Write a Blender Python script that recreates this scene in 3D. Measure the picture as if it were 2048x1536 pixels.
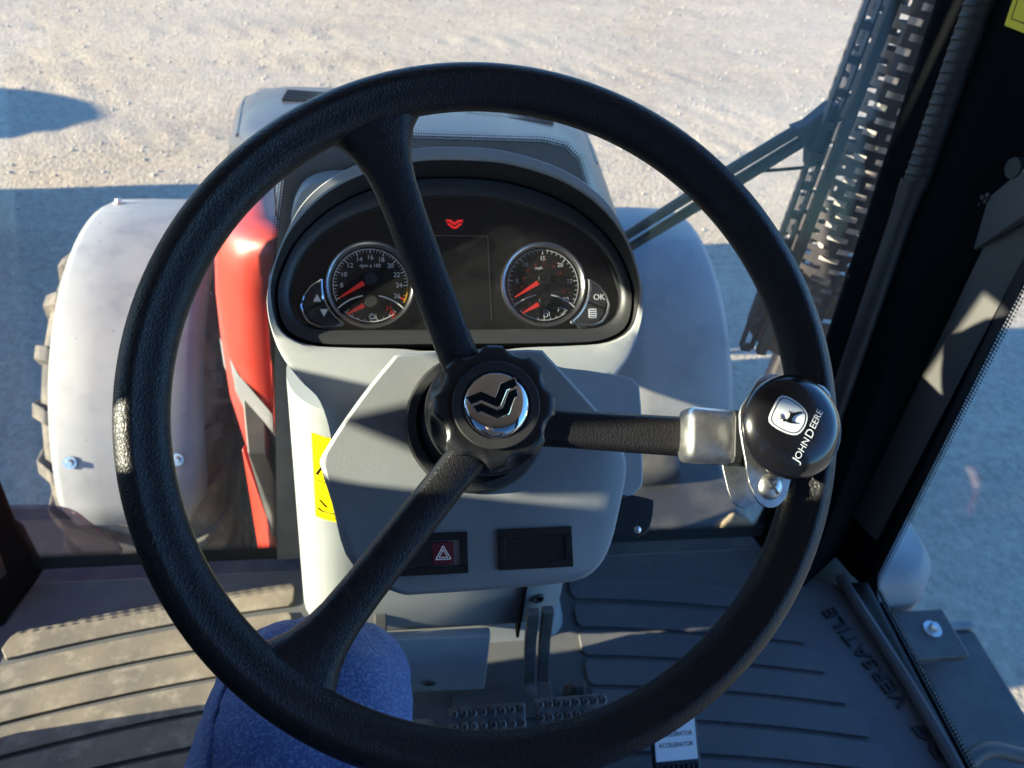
import bpy, bmesh, math, random
import numpy as np
from mathutils import Matrix, Vector
R = math.radians
random.seed(7); rng = np.random.default_rng(7)
for o in list(bpy.data.objects): bpy.data.objects.remove(o)
scene = bpy.context.scene
COL = scene.collection

# ------------------------------------------------------------------ camera, sky, sun, exposure
GROUND = -1.45            # cab floor is z = 0, the yard lies 1.45 m below it
SUN_DIR = Vector((-1.0, -0.10, 0.30)).normalized()     # towards the sun: low, from the left
SUN_ELEV = math.asin(SUN_DIR.z)
cd = bpy.data.cameras.new('camera'); cam = bpy.data.objects.new('camera', cd); COL.objects.link(cam)
cd.sensor_width = 36.0; cd.lens = 27.05; cd.clip_start = 0.02; cd.clip_end = 1500
cd.dof.use_dof = True; cd.dof.focus_distance = 0.52; cd.dof.aperture_fstop = 12.0
def camera_matrix(pos, pitch, yaw, roll):
    p, y, r = R(pitch), R(yaw), R(roll)
    f = Vector((math.sin(y)*math.cos(p), math.cos(y)*math.cos(p), -math.sin(p)))
    r0 = Vector((math.cos(y), -math.sin(y), 0)); u0 = r0.cross(f)
    rr = r0*math.cos(r) + u0*math.sin(r); uu = -r0*math.sin(r) + u0*math.cos(r)
    M = Matrix((rr, uu, -f)).transposed().to_4x4(); M.translation = pos
    return M
cam.matrix_world = camera_matrix(Vector((-0.055, 0.0, 1.15)), 42.0, 11.0, 6.5)
scene.camera = cam
world = bpy.data.worlds.new('World'); scene.world = world; world.use_nodes = True
wn = world.node_tree.nodes; wl = world.node_tree.links
for n in list(wn): wn.remove(n)
sky = wn.new('ShaderNodeTexSky'); sky.sky_type = 'NISHITA'; sky.sun_disc = False
sky.sun_elevation = SUN_ELEV; sky.dust_density = 0.2; sky.ozone_density = 4.0; sky.air_density = 1.0; sky.altitude = 300
sky.sun_rotation = math.atan2(SUN_DIR.x, SUN_DIR.y)
bg = wn.new('ShaderNodeBackground'); bg.inputs['Strength'].default_value = 0.13
wo = wn.new('ShaderNodeOutputWorld')
tint = wn.new('ShaderNodeMix'); tint.data_type = 'RGBA'; tint.blend_type = 'MULTIPLY'; tint.inputs[0].default_value = 1.0
tint.inputs[7].default_value = (0.60, 0.83, 1.10, 1)          # clear, deep blue winter sky
wl.new(sky.outputs[0], tint.inputs[6]); wl.new(tint.outputs[2], bg.inputs[0]); wl.new(bg.outputs[0], wo.inputs[0])
sl = bpy.data.lights.new('sun', 'SUN'); sl.energy = 5.0; sl.angle = R(0.5); sl.color = (1.0, 0.89, 0.69)
so = bpy.data.objects.new('sun', sl); COL.objects.link(so)
so.rotation_mode = 'QUATERNION'; so.rotation_quaternion = SUN_DIR.to_track_quat('Z', 'Y')
scene.view_settings.view_transform = 'Standard'; scene.view_settings.look = 'None'
scene.view_settings.gamma = 1.0; scene.view_settings.use_curve_mapping = False
scene.view_settings.exposure = 2.2
scene.cycles.transparent_max_bounces = 32; scene.cycles.max_bounces = 10
scene.cycles.caustics_reflective = False; scene.cycles.caustics_refractive = False
scene.cycles.sample_clamp_indirect = 4.0

# ------------------------------------------------------------------ materials
MATS = {}
def mat(name, base, rough=0.5, metal=0.0, coat=0.0, var=None, bump=None, spec=0.5, var2=None, emit=None, crackle=None, alpha=None):
    """var=(scale, other colour, amount) noise colour; bump=(scale, strength, distance); crackle=(scale,strength,dist)"""
    m = bpy.data.materials.new(name); m.use_nodes = True; MATS[name] = m
    nt = m.node_tree; N = nt.nodes; L = nt.links; b = N['Principled BSDF']
    b.inputs['Base Color'].default_value = (*base, 1); b.inputs['Roughness'].default_value = rough
    b.inputs['Metallic'].default_value = metal; b.inputs['Coat Weight'].default_value = coat
    b.inputs['Coat Roughness'].default_value = 0.08; b.inputs['Specular IOR Level'].default_value = spec
    tc = N.new('ShaderNodeTexCoord'); col = None
    for v in (var, var2):
        if not v: continue
        nz = N.new('ShaderNodeTexNoise'); nz.inputs['Scale'].default_value = v[0]; nz.inputs['Detail'].default_value = 7
        nz.inputs['Roughness'].default_value = 0.65
        L.new(tc.outputs['Object'], nz.inputs['Vector'])
        rp = N.new('ShaderNodeValToRGB'); lo = 0.62 - 0.4*v[2]; rp.color_ramp.elements[0].position = max(0.0, lo); rp.color_ramp.elements[1].position = min(1.0, lo + 0.3)
        L.new(nz.outputs[0], rp.inputs[0])
        mx = N.new('ShaderNodeMix'); mx.data_type = 'RGBA'
        L.new(rp.outputs[0], mx.inputs[0])
        if col is None: mx.inputs[6].default_value = (*base, 1)
        else: L.new(col, mx.inputs[6])
        mx.inputs[7].default_value = (*v[1], 1); col = mx.outputs[2]
    if col is not None: L.new(col, b.inputs['Base Color'])
    nrm = None
    if bump:
        nz = N.new('ShaderNodeTexNoise'); nz.inputs['Scale'].default_value = bump[0]; nz.inputs['Detail'].default_value = 4
        L.new(tc.outputs['Object'], nz.inputs['Vector'])
        bp = N.new('ShaderNodeBump'); bp.inputs['Strength'].default_value = bump[1]; bp.inputs['Distance'].default_value = bump[2]
        L.new(nz.outputs[0], bp.inputs['Height']); nrm = bp
    if crackle:
        vo = N.new('ShaderNodeTexVoronoi'); vo.feature = 'DISTANCE_TO_EDGE'; vo.inputs['Scale'].default_value = crackle[0]
        nz = N.new('ShaderNodeTexNoise'); nz.inputs['Scale'].default_value = crackle[0]*0.7
        L.new(tc.outputs['Object'], nz.inputs['Vector'])
        ad = N.new('ShaderNodeVectorMath'); ad.operation = 'MULTIPLY_ADD'; ad.inputs[1].default_value = (0.9/crackle[0],)*3
        L.new(nz.outputs[1], ad.inputs[0]); L.new(tc.outputs['Object'], ad.inputs[2]); L.new(ad.outputs[0], vo.inputs['Vector'])
        rp = N.new('ShaderNodeValToRGB'); rp.color_ramp.elements[1].position = 0.22; L.new(vo.outputs['Distance'], rp.inputs[0])
        bp = N.new('ShaderNodeBump'); bp.inputs['Strength'].default_value = crackle[1]; bp.inputs['Distance'].default_value = crackle[2]
        L.new(rp.outputs[0], bp.inputs['Height'])
        if nrm: L.new(nrm.outputs[0], bp.inputs['Normal'])
        nrm = bp
    if nrm: L.new(nrm.outputs[0], b.inputs['Normal'])
    if emit:
        b.inputs['Emission Color'].default_value = (*emit[0], 1); b.inputs['Emission Strength'].default_value = emit[1]
    return m

M_RIM = mat('rim_black_leathergrain', (0.011, 0.011, 0.013), 0.42, spec=0.36, crackle=(450, 0.34, 0.0005), bump=(1200, 0.1, 0.0003))
M_BLK = mat('black_plastic', (0.012, 0.013, 0.015), 0.38, bump=(700, 0.15, 0.0004))
M_BLKM = mat('matt_black_trim', (0.015, 0.016, 0.019), 0.55, var=(6, (0.035, 0.034, 0.032), 0.45), bump=(500, 0.2, 0.0004))
M_KNOB = mat('gloss_black_knob', (0.006, 0.006, 0.008), 0.2, coat=0.25, bump=(30, 0.02, 0.001))
M_ZINC = mat('zinc_plate', (0.62, 0.63, 0.62), 0.40, metal=1.0, var=(160, (0.42, 0.42, 0.41), 0.5), bump=(700, 0.25, 0.0003))
M_CHROME = mat('chrome', (0.78, 0.77, 0.76), 0.06, metal=1.0)
M_SATIN = mat('satin_silver', (0.6, 0.61, 0.63), 0.28, metal=1.0)
M_GREY = mat('light_grey_plastic', (0.35, 0.365, 0.37), 0.55, var=(6, (0.28, 0.295, 0.295), 0.5), var2=(45, (0.39, 0.385, 0.37), 0.18), crackle=(900, 0.15, 0.0003), bump=(800, 0.12, 0.0005))
M_GREYD = mat('mid_grey_plastic', (0.27, 0.285, 0.295), 0.55, var=(9, (0.225, 0.24, 0.25), 0.5), var2=(50, (0.31, 0.31, 0.305), 0.16), crackle=(900, 0.18, 0.0003), bump=(900, 0.18, 0.0005))
M_COLW = mat('pale_column_plastic', (0.33, 0.35, 0.345), 0.42, var=(7, (0.29, 0.305, 0.30), 0.45), bump=(400, 0.06, 0.0005))
M_BEZEL = mat('bezel_charcoal', (0.032, 0.034, 0.037), 0.45, bump=(1400, 0.35, 0.0004))
M_DIAL = mat('dial_black', (0.006, 0.0065, 0.008), 0.35, bump=(900, 0.05, 0.0003))
M_WHITE = mat('white_print', (0.85, 0.87, 0.87), 0.5, emit=((0.8, 0.85, 0.9), 0.015))
M_PALE = mat('pale_print', (0.6, 0.62, 0.64), 0.5)
M_DIMRED = mat('dim_red_print', (0.16, 0.012, 0.012), 0.5)
M_RED = mat('needle_red', (0.6, 0.03, 0.025), 0.45, emit=((1.0, 0.05, 0.03), 0.03))
M_YEL = mat('yellow_print', (0.8, 0.42, 0.02), 0.5)
M_LAMP = mat('warning_lamp_red', (0.5, 0.02, 0.02), 0.5, emit=((1.0, 0.03, 0.03), 0.14))
M_STICK = mat('yellow_sticker', (0.85, 0.66, 0.0), 0.45, var=(20, (0.78, 0.6, 0.0), 0.4))
M_INK = mat('black_ink', (0.004, 0.004, 0.004), 0.7, spec=0.2)
M_HAZ = mat('hazard_red_lens', (0.16, 0.015, 0.03), 0.35)
M_HOODR = mat('red_paint', (0.38, 0.028, 0.013), 0.42, coat=0.2, var=(5, (0.34, 0.045, 0.03), 0.5))
M_HOODG = mat('grey_hood_paint', (0.042, 0.042, 0.05), 0.45, coat=0.1, var=(4, (0.085, 0.078, 0.078), 0.45))
M_DECAL = mat('grey_decal', (0.15, 0.155, 0.165), 0.4, var=(15, (0.21, 0.215, 0.225), 0.4))
M_FEND = mat('dusty_fender_plastic', (0.20, 0.205, 0.21), 0.6, var=(3.5, (0.25, 0.245, 0.235), 0.5), var2=(9, (0.13, 0.135, 0.145), 0.30), bump=(9, 0.05, 0.003))
M_TYRE = mat('dusty_tyre_rubber', (0.05, 0.047, 0.043), 0.85, var=(7, (0.22, 0.185, 0.14), 0.5), bump=(60, 0.3, 0.004))
M_STEEL = mat('painted_steel_dark', (0.03, 0.031, 0.034), 0.5, var=(12, (0.075, 0.07, 0.062), 0.45))
M_PED = mat('worn_pedal_iron', (0.09, 0.09, 0.09), 0.5, metal=0.3, var=(40, (0.2, 0.19, 0.18), 0.45))
M_TAN = mat('dusty_casting', (0.30, 0.25, 0.18), 0.8, var=(9, (0.2, 0.17, 0.13), 0.5))
M_PIPE = mat('aluminised_pipe', (0.62, 0.58, 0.55), 0.4, metal=0.6, var=(8, (0.4, 0.36, 0.38), 0.5))
M_GUARD = mat('guard_black', (0.022, 0.022, 0.026), 0.42, var=(10, (0.06, 0.05, 0.055), 0.4))
M_MAT = mat('dusty_sunlit_mat', (0.15, 0.13, 0.105), 0.88, var=(5, (0.31, 0.25, 0.175), 0.5), var2=(26, (0.40, 0.345, 0.265), 0.30), bump=(140, 0.25, 0.001))  # real dust, plus a paler tone for the sunlit left ribs
M_MAT2 = mat('shade_dark_mat', (0.088, 0.090, 0.094), 0.7, var=(6, (0.125, 0.12, 0.115), 0.5), var2=(30, (0.15, 0.14, 0.125), 0.12), bump=(140, 0.2, 0.001))  # same mat, darkened in colour for the side in shade
M_PAN = mat('floor_pan', (0.05, 0.048, 0.046), 0.85, var=(9, (0.13, 0.11, 0.08), 0.55), bump=(120, 0.3, 0.001))
M_MATTXT = mat('mat_lettering', (0.02, 0.02, 0.022), 0.7)
M_LINER = mat('cab_liner', (0.50, 0.45, 0.42), 0.8, bump=(300, 0.3, 0.001))
M_ROOF = mat('roof_white', (0.6, 0.6, 0.6), 0.45)
M_SKIN = mat('skin', (0.45, 0.27, 0.2), 0.5)
M_JACKET = mat('jacket_cloth', (0.30, 0.20, 0.16), 0.85, bump=(200, 0.3, 0.002))
M_SEAT = mat('seat_cloth', (0.05, 0.05, 0.055), 0.9, bump=(300, 0.3, 0.002))
M_LABEL = mat('paper_label', (0.72, 0.74, 0.76), 0.5)
M_STONE = mat('gravel_stone', (0.42, 0.38, 0.32), 0.85, var=(3, (0.27, 0.25, 0.23), 0.5))
M_WOOD = mat('shadow_caster_wood', (0.3, 0.22, 0.15), 0.8)
M_PILLAR = mat('pillar_black', (0.007, 0.0075, 0.009), 0.8, spec=0.02, bump=(500, 0.1, 0.0003))
M_TRIM = mat('pillar_trim_grey', (0.075, 0.072, 0.068), 0.5, var=(5, (0.085, 0.082, 0.078), 0.4))
M_BROWN = mat('frame_brown_trim', (0.07, 0.058, 0.055), 0.6)
M_LENS = None

def denim():
    m = mat('blue_denim', (0.04, 0.095, 0.30), 0.85, var=(7, (0.035, 0.08, 0.26), 0.5), var2=(430, (0.26, 0.38, 0.66), 0.38))
    nt = m.node_tree; N = nt.nodes; L = nt.links; b = N['Principled BSDF']; tc = N.new('ShaderNodeTexCoord')
    wv = N.new('ShaderNodeTexWave'); wv.inputs['Scale'].default_value = 520; wv.bands_direction = 'DIAGONAL'; wv.inputs['Distortion'].default_value = 2.5
    wv.inputs['Detail'].default_value = 3; L.new(tc.outputs['Object'], wv.inputs['Vector'])
    bp = N.new('ShaderNodeBump'); bp.inputs['Strength'].default_value = 0.6; bp.inputs['Distance'].default_value = 0.0008
    L.new(wv.outputs[1], bp.inputs['Height'])
    nz = N.new('ShaderNodeTexNoise'); nz.inputs['Scale'].default_value = 24; nz.inputs['Detail'].default_value = 5; L.new(tc.outputs['Object'], nz.inputs['Vector'])
    bp2 = N.new('ShaderNodeBump'); bp2.inputs['Strength'].default_value = 0.35; bp2.inputs['Distance'].default_value = 0.01
    L.new(nz.outputs[0], bp2.inputs['Height']); L.new(bp.outputs[0], bp2.inputs['Normal']); L.new(bp2.outputs[0], b.inputs['Normal'])
    b.inputs['Sheen Weight'].default_value = 0.2
    return m
M_DENIM = denim()

def thin_glass(name, tint, dust, dust_scale=3.0, refl=1.0, rough=0.0, dustcol=(0.55, 0.52, 0.47), specks=0):
    m = bpy.data.materials.new(name); m.use_nodes = True; nt = m.node_tree; N = nt.nodes; L = nt.links
    N.remove(N['Principled BSDF']); out = N['Material Output']
    tr = N.new('ShaderNodeBsdfTransparent'); tr.inputs[0].default_value = (*tint, 1)
    gl = N.new('ShaderNodeBsdfGlossy'); gl.inputs['Roughness'].default_value = rough
    lw = N.new('ShaderNodeLayerWeight'); lw.inputs[0].default_value = 0.5
    pw = N.new('ShaderNodeMath'); pw.operation = 'POWER'; pw.inputs[1].default_value = 5.0; L.new(lw.outputs['Facing'], pw.inputs[0])
    mu = N.new('ShaderNodeMath'); mu.operation = 'MULTIPLY_ADD'; mu.inputs[1].default_value = 0.9*refl; mu.inputs[2].default_value = 0.035*refl; L.new(pw.outputs[0], mu.inputs[0])
    m1 = N.new('ShaderNodeMixShader'); L.new(mu.outputs[0], m1.inputs[0]); L.new(tr.outputs[0], m1.inputs[1]); L.new(gl.outputs[0], m1.inputs[2])
    last = m1
    if dust > 0:
        di = N.new('ShaderNodeBsdfDiffuse'); di.inputs[0].default_value = (*dustcol, 1)
        tl = N.new('ShaderNodeBsdfTranslucent'); tl.inputs[0].default_value = (*dustcol, 1)
        md = N.new('ShaderNodeMixShader'); md.inputs[0].default_value = 0.5; L.new(di.outputs[0], md.inputs[1]); L.new(tl.outputs[0], md.inputs[2])
        tc = N.new('ShaderNodeTexCoord'); nz = N.new('ShaderNodeTexNoise'); nz.inputs['Scale'].default_value = dust_scale; nz.inputs['Detail'].default_value = 8
        L.new(tc.outputs['Object'], nz.inputs['Vector'])
        mr = N.new('ShaderNodeMapRange'); mr.inputs[1].default_value = 0.3; mr.inputs[2].default_value = 0.8; mr.inputs[3].default_value = dust*0.45; mr.inputs[4].default_value = dust*1.7
        L.new(nz.outputs[0], mr.inputs[0])
        fac = mr
        if specks:
            vo = N.new('ShaderNodeTexVoronoi'); vo.inputs['Scale'].default_value = specks; L.new(tc.outputs['Object'], vo.inputs['Vector'])
            lt_ = N.new('ShaderNodeMath'); lt_.operation = 'LESS_THAN'; lt_.inputs[1].default_value = 0.07; L.new(vo.outputs['Distance'], lt_.inputs[0])
            fac = N.new('ShaderNodeMath'); fac.operation = 'MULTIPLY_ADD'; fac.inputs[1].default_value = 0.22; L.new(lt_.outputs[0], fac.inputs[0]); L.new(mr.outputs[0], fac.inputs[2])
        m2 = N.new('ShaderNodeMixShader'); L.new(fac.outputs[0], m2.inputs[0]); L.new(m1.outputs[0], m2.inputs[1]); L.new(md.outputs[0], m2.inputs[2]); last = m2
    L.new(last.outputs[0], out.inputs[0]); MATS[name] = m
    return m
M_WSCREEN = thin_glass('windscreen_glass', (0.96, 0.965, 0.93), 0.030, 2.2, refl=0.45, specks=34)
M_SIDEGL = thin_glass('side_glass', (0.93, 0.96, 0.95), 0.012)
M_REARGL = thin_glass('tinted_rear_glass', (0.35, 0.37, 0.38), 0.0)
M_LENS = thin_glass('instrument_lens', (0.95, 0.95, 0.95), 0.012, 40, refl=0.9, dustcol=(0.7, 0.68, 0.66), specks=160)
M_SMOKE = thin_glass('smoky_reflection', (0.42, 0.40, 0.46), 0.22, 6, refl=1.0, dustcol=(0.13, 0.13, 0.17))
M_MIRGL = mat('mirror_glass', (0.8, 0.8, 0.8), 0.02, metal=1.0)

def dots_mat(name, pitch, col=(0.02, 0.02, 0.022)):
    """ceramic dot print on glass: round opaque dots on clear"""
    m = bpy.data.materials.new(name); m.use_nodes = True; nt = m.node_tree; N = nt.nodes; L = nt.links
    b = N['Principled BSDF']; b.inputs['Base Color'].default_value = (*col, 1); b.inputs['Roughness'].default_value = 0.6
    uv = N.new('ShaderNodeUVMap'); sx = N.new('ShaderNodeSeparateXYZ'); L.new(uv.outputs[0], sx.inputs[0])
    def s(i):
        a = N.new('ShaderNodeMath'); a.operation = 'MULTIPLY'; a.inputs[1].default_value = 2*math.pi; L.new(sx.outputs[i], a.inputs[0])
        c = N.new('ShaderNodeMath'); c.operation = 'COSINE'; L.new(a.outputs[0], c.inputs[0]); return c
    ad = N.new('ShaderNodeMath'); ad.operation = 'ADD'; L.new(s(0).outputs[0], ad.inputs[0]); L.new(s(1).outputs[0], ad.inputs[1])
    gt = N.new('ShaderNodeMath'); gt.operation = 'GREATER_THAN'; L.new(ad.outputs[0], gt.inputs[0])
    th = N.new('ShaderNodeMapRange'); th.inputs[1].default_value = 0.0; th.inputs[2].default_value = 3.0; th.inputs[3].default_value = -1.3; th.inputs[4].default_value = 1.5
    L.new(sx.outputs[1], th.inputs[0]); L.new(th.outputs[0], gt.inputs[1])
    tr = N.new('ShaderNodeBsdfTransparent'); mx = N.new('ShaderNodeMixShader')
    L.new(gt.outputs[0], mx.inputs[0]); L.new(tr.outputs[0], mx.inputs[1]); L.new(b.outputs[0], mx.inputs[2]); L.new(mx.outputs[0], N['Material Output'].inputs[0])
    return m
M_DOTS = dots_mat('frit_dots', 0.004)
M_FRIT = mat('frit_enamel_dusty', (0.11, 0.11, 0.108), 0.7, var=(14, (0.16, 0.155, 0.145), 0.5))
M_FRITB = mat('frit_enamel_black', (0.012, 0.012, 0.014), 0.6)

# ------------------------------------------------------------------ geometry helpers
WM = {}
I4 = Matrix.Identity(4)
def place(o, M, parent):
    WM[o.name] = M.copy()
    if parent is not None:
        o.parent = parent; o.matrix_basis = WM[parent.name].inverted() @ M
    else: o.matrix_basis = M
def empty(name, loc, label=None, cat=None, group=None, M=None):
    o = bpy.data.objects.new(name, None); COL.objects.link(o); o.empty_display_size = 0.05
    place(o, M if M is not None else Matrix.Translation(loc), None)
    return tag(o, label, cat, group)
def tag(o, label=None, cat=None, group=None, kind=None):
    if label: o['label'] = label
    if cat: o['category'] = cat
    if group: o['group'] = group
    if kind: o['kind'] = kind
    return o
def obj(name, verts, faces, m, parent=None, M=None, bevel=0.0, seg=2, smooth=35, sub=0):
    me = bpy.data.meshes.new(name); me.from_pydata([tuple(v) for v in verts], [], [tuple(f) for f in faces])
    bm = bmesh.new(); bm.from_mesh(me); bmesh.ops.recalc_face_normals(bm, faces=bm.faces); bm.to_mesh(me); bm.free()
    return obj_me(name, me, m, parent, M, bevel, seg, smooth, sub)
def obj_me(name, me, m, parent=None, M=None, bevel=0.0, seg=2, smooth=35, sub=0):
    if m is not None:
        me.materials.clear(); me.materials.append(m)
    if smooth:
        me.shade_smooth(); me.set_sharp_from_angle(angle=R(smooth))
    o = bpy.data.objects.new(name, me); COL.objects.link(o)
    if bevel:
        b = o.modifiers.new('bevel', 'BEVEL'); b.width = bevel; b.segments = seg; b.limit_method = 'ANGLE'; b.angle_limit = R(30); b.harden_normals = True
    if sub:
        s = o.modifiers.new('sub', 'SUBSURF'); s.levels = sub; s.render_levels = sub
    if M is None: M = WM[parent.name] if parent is not None else I4
    place(o, M, parent)
    return o
class MB:
    """collects shapes that belong to one part"""
    def __init__(s): s.v = []; s.f = []
    def add(s, v, f):
        k = len(s.v); s.v += [tuple(p) for p in v]; s.f += [tuple(i + k for i in q) for q in f]; return s
    def build(s, name, m, parent=None, M=None, **k): return obj(name, s.v, s.f, m, parent, M, **k)
def box(x0, x1, y0, y1, z0, z1):
    return ([(x, y, z) for z in (z0, z1) for (x, y) in ((x0, y0), (x1, y0), (x1, y1), (x0, y1))],
            [(3, 2, 1, 0), (4, 5, 6, 7), (0, 1, 5, 4), (1, 2, 6, 5), (2, 3, 7, 6), (3, 0, 4, 7)])
def loft(loops, cap0=True, cap1=True, closed=True):
    n = len(loops[0]); v = [p for l in loops for p in l]; f = []
    for i in range(len(loops) - 1):
        for j in range(n if closed else n - 1):
            k = (j + 1) % n
            f.append((i*n + j, i*n + k, (i + 1)*n + k, (i + 1)*n + j))
    if cap0: f.append(tuple(range(n - 1, -1, -1)))
    if cap1: f.append(tuple((len(loops) - 1)*n + j for j in range(n)))
    return v, f
def prism(out, z0, z1): return loft([[(x, y, z0) for x, y in out], [(x, y, z1) for x, y in out]])
def smooth_closed(pts, k=4):
    n = len(pts); r = []
    for i in range(n):
        p0, p1, p2, p3 = [np.array(pts[(i + d) % n], float) for d in (-1, 0, 1, 2)]
        for j in range(k):
            t = j/k; r.append(tuple(0.5*((2*p1) + (-p0 + p2)*t + (2*p0 - 5*p1 + 4*p2 - p3)*t*t + (-p0 + 3*p1 - 3*p2 + p3)*t**3)))
    return r
def smooth_open(pts, k=6):
    P = [np.array(p, float) for p in pts]; P = [2*P[0] - P[1]] + P + [2*P[-1] - P[-2]]; r = []
    for i in range(1, len(P) - 2):
        p0, p1, p2, p3 = P[i - 1:i + 3]
        for j in range(k):
            t = j/k; r.append(0.5*((2*p1) + (-p0 + p2)*t + (2*p0 - 5*p1 + 4*p2 - p3)*t*t + (-p0 + 3*p1 - 3*p2 + p3)*t**3))
    r.append(P[-2]); return [tuple(p) for p in r]
def mirror_half(h, axis_pts=True):
    """half outline with x>=0 (first and last on axis) -> closed outline"""
    return h + [(-x, y) for x, y in reversed(h[1:-1])]
def rrect(x0, x1, y0, y1, r, n=5):
    p = []
    for cx, cy, a in ((x1 - r, y1 - r, 0), (x0 + r, y1 - r, 90), (x0 + r, y0 + r, 180), (x1 - r, y0 + r, 270)):
        for i in range(n + 1):
            t = R(a + 90*i/n); p.append((cx + r*math.cos(t), cy + r*math.sin(t)))
    return p
def tube(pts, rad, n=12, caps=True):
    P = [Vector(p) for p in pts]; rads = rad if isinstance(rad, (list, tuple)) else [rad]*len(P)
    loops = []; up = None
    for i, p in enumerate(P):
        t = (P[min(i + 1, len(P) - 1)] - P[max(i - 1, 0)]).normalized()
        if up is None:
            up = Vector((0, 0, 1)) if abs(t.z) < 0.9 else Vector((1, 0, 0))
        a = (up - t*up.dot(t)).normalized(); b = t.cross(a); up = a
        loops.append([tuple(p + (a*math.cos(2*math.pi*j/n) + b*math.sin(2*math.pi*j/n))*rads[i]) for j in range(n)])
    return loft(loops, caps, caps)
def revolve(prof, n=48, fn=None, c=(0, 0, 0), closed=False):
    """prof: (r,z) list; axis local z. fn(r,z,theta)->(r,z)"""
    loops = []
    for i in range(n):
        th = 2*math.pi*i/n; l = []
        for (r, z) in prof:
            if fn: r, z = fn(r, z, th)
            l.append((c[0] + r*math.cos(th), c[1] + r*math.sin(th), c[2] + z))
        loops.append(l)
    m = len(prof); v = [p for l in loops for p in l]; f = []
    for i in range(n):
        k = (i + 1) % n
        for j in range(m if closed else m - 1):
            q = (j + 1) % m
            f.append((i*m + j, k*m + j, k*m + q, i*m + q))
    if not closed:
        if prof[0][0] > 1e-6: f.append(tuple(i*m for i in range(n)))
        if prof[-1][0] > 1e-6: f.append(tuple(i*m + m - 1 for i in range(n - 1, -1, -1)))
    return v, f
def clean(o, d=1e-5):
    bm = bmesh.new(); bm.from_mesh(o.data); bmesh.ops.remove_doubles(bm, verts=bm.verts, dist=d)
    bmesh.ops.recalc_face_normals(bm, faces=bm.faces); bm.to_mesh(o.data); bm.free(); return o
def text_geo(s, size, loc=(0, 0), ang=0.0, depth=0.0004, z=0.0, ax='CENTER', sx=1.0):
    cu = bpy.data.curves.new('lettering', 'FONT'); cu.body = s; cu.size = size; cu.align_x = ax; cu.align_y = 'CENTER'; cu.extrude = depth/2; cu.resolution_u = 3
    ob = bpy.data.objects.new('lettering', cu); COL.objects.link(ob)
    me = ob.to_mesh(); c, sn = math.cos(ang), math.sin(ang)
    v = [((p.co.x*sx)*c - p.co.y*sn + loc[0], (p.co.x*sx)*sn + p.co.y*c + loc[1], p.co.z + z + depth/2) for p in me.vertices]
    f = [tuple(q.vertices) for q in me.polygons]
    ob.to_mesh_clear(); bpy.data.objects.remove(ob); bpy.data.curves.remove(cu)
    return v, f
def frame(o, elev, nx=0.0):
    e = R(elev); n = Vector((nx, -math.cos(e), math.sin(e))).normalized(); a = (Vector((1, 0, 0)) - n*nx).normalized(); b = n.cross(a)
    M = Matrix((a, b, n)).transposed().to_4x4(); M.translation = Vector(o); return M
def rot2(pts, a, s=1.0, c=(0, 0)):
    ca, sa = math.cos(a), math.sin(a)
    return [(c[0] + s*(x*ca - y*sa), c[1] + s*(x*sa + y*ca)) for x, y in pts]
EMB_U = [(-1, .62), (-.40, .62), (0, .20), (.40, .62), (1, .62), (.93, .31), (.52, .31), (.07, -.14), (-.07, -.14), (-.52, .31), (-.93, .31)]
EMB_L = [(-.89, .22), (-.56, .22), (-.11, -.25), (.11, -.25), (.56, .22), (.89, .22), (.82, -.07), (.68, -.07), (.25, -.54), (-.25, -.54), (-.68, -.07), (-.82, -.07)]

# ------------------------------------------------------------------ ground
def axis(dense0, dense1, step, far):
    a = list(np.arange(dense0, dense1 + 1e-6, step)); s = step
    while a[-1] < far: s *= 1.35; a.append(a[-1] + s)
    s = step; b = [a[0]]
    while b[0] > -far: s *= 1.35; b.insert(0, b[0] - s)
    return np.array(b[:-1] + a)
NOISE_T = {}
def vnoise(x, y, seed):
    T = NOISE_T.setdefault(seed, np.random.default_rng(seed).random((256, 256))); xi = np.floor(x).astype(int); yi = np.floor(y).astype(int)
    fx = x - xi; fy = y - yi; fx = fx*fx*(3 - 2*fx); fy = fy*fy*(3 - 2*fy); g = lambda i, j: T[(xi + i) % 256, (yi + j) % 256]
    return (g(0, 0)*(1 - fx) + g(1, 0)*fx)*(1 - fy) + (g(0, 1)*(1 - fx) + g(1, 1)*fx)*fy
def relief(X, Y):
    """wheel-rutted gravel: ruts run across in front of the tractor"""
    w = np.exp(-((np.maximum(0, np.abs(X - 1) - 9))/4)**2)*np.exp(-((np.maximum(0, np.abs(Y - 7) - 6))/3)**2)
    h = 0.026*(vnoise(X*0.4 + 7, Y*2.2, 1) - .5) + 0.014*(vnoise(X*1.2, Y*7.5 + 3, 2) - .5) + 0.006*(vnoise(X*7, Y*9, 3) - .5) + 0.004*(vnoise(X*17, Y*17, 4) - .5)
    h += 0.02*np.sin((Y + 0.15*np.sin(X*0.6))*5.2)*vnoise(X*0.35, Y*0.9, 6)*np.exp(-((Y - 6.2)/1.7)**2)
    for yc_, wd_, k_, ph in ((7.05, .16, 8.5, 0.0), (7.75, .16, 8.5, 1.1), (5.55, .20, 9.5, .4), (6.25, .20, 9.5, 1.9), (9.2, .18, 8.0, .7)):
        b_ = np.exp(-((Y - yc_ - .10*np.sin(X*.35 + ph))/wd_)**2)
        h += b_*(.013*np.abs(np.sin(X*k_ + (Y - yc_)*6 + ph + 2.5*vnoise(X*.8, Y*.8, 13)))**1.5*np.clip(1.6*vnoise(X*1.1, Y*1.3, 11) - .35, 0, 1) - .006)
    return h*w
xs = axis(-5.5, 9.0, 0.045, 320); ys = axis(1.2, 12.0, 0.045, 320)
GX, GY = np.meshgrid(xs, ys); GZ = GROUND + relief(GX, GY)
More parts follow.
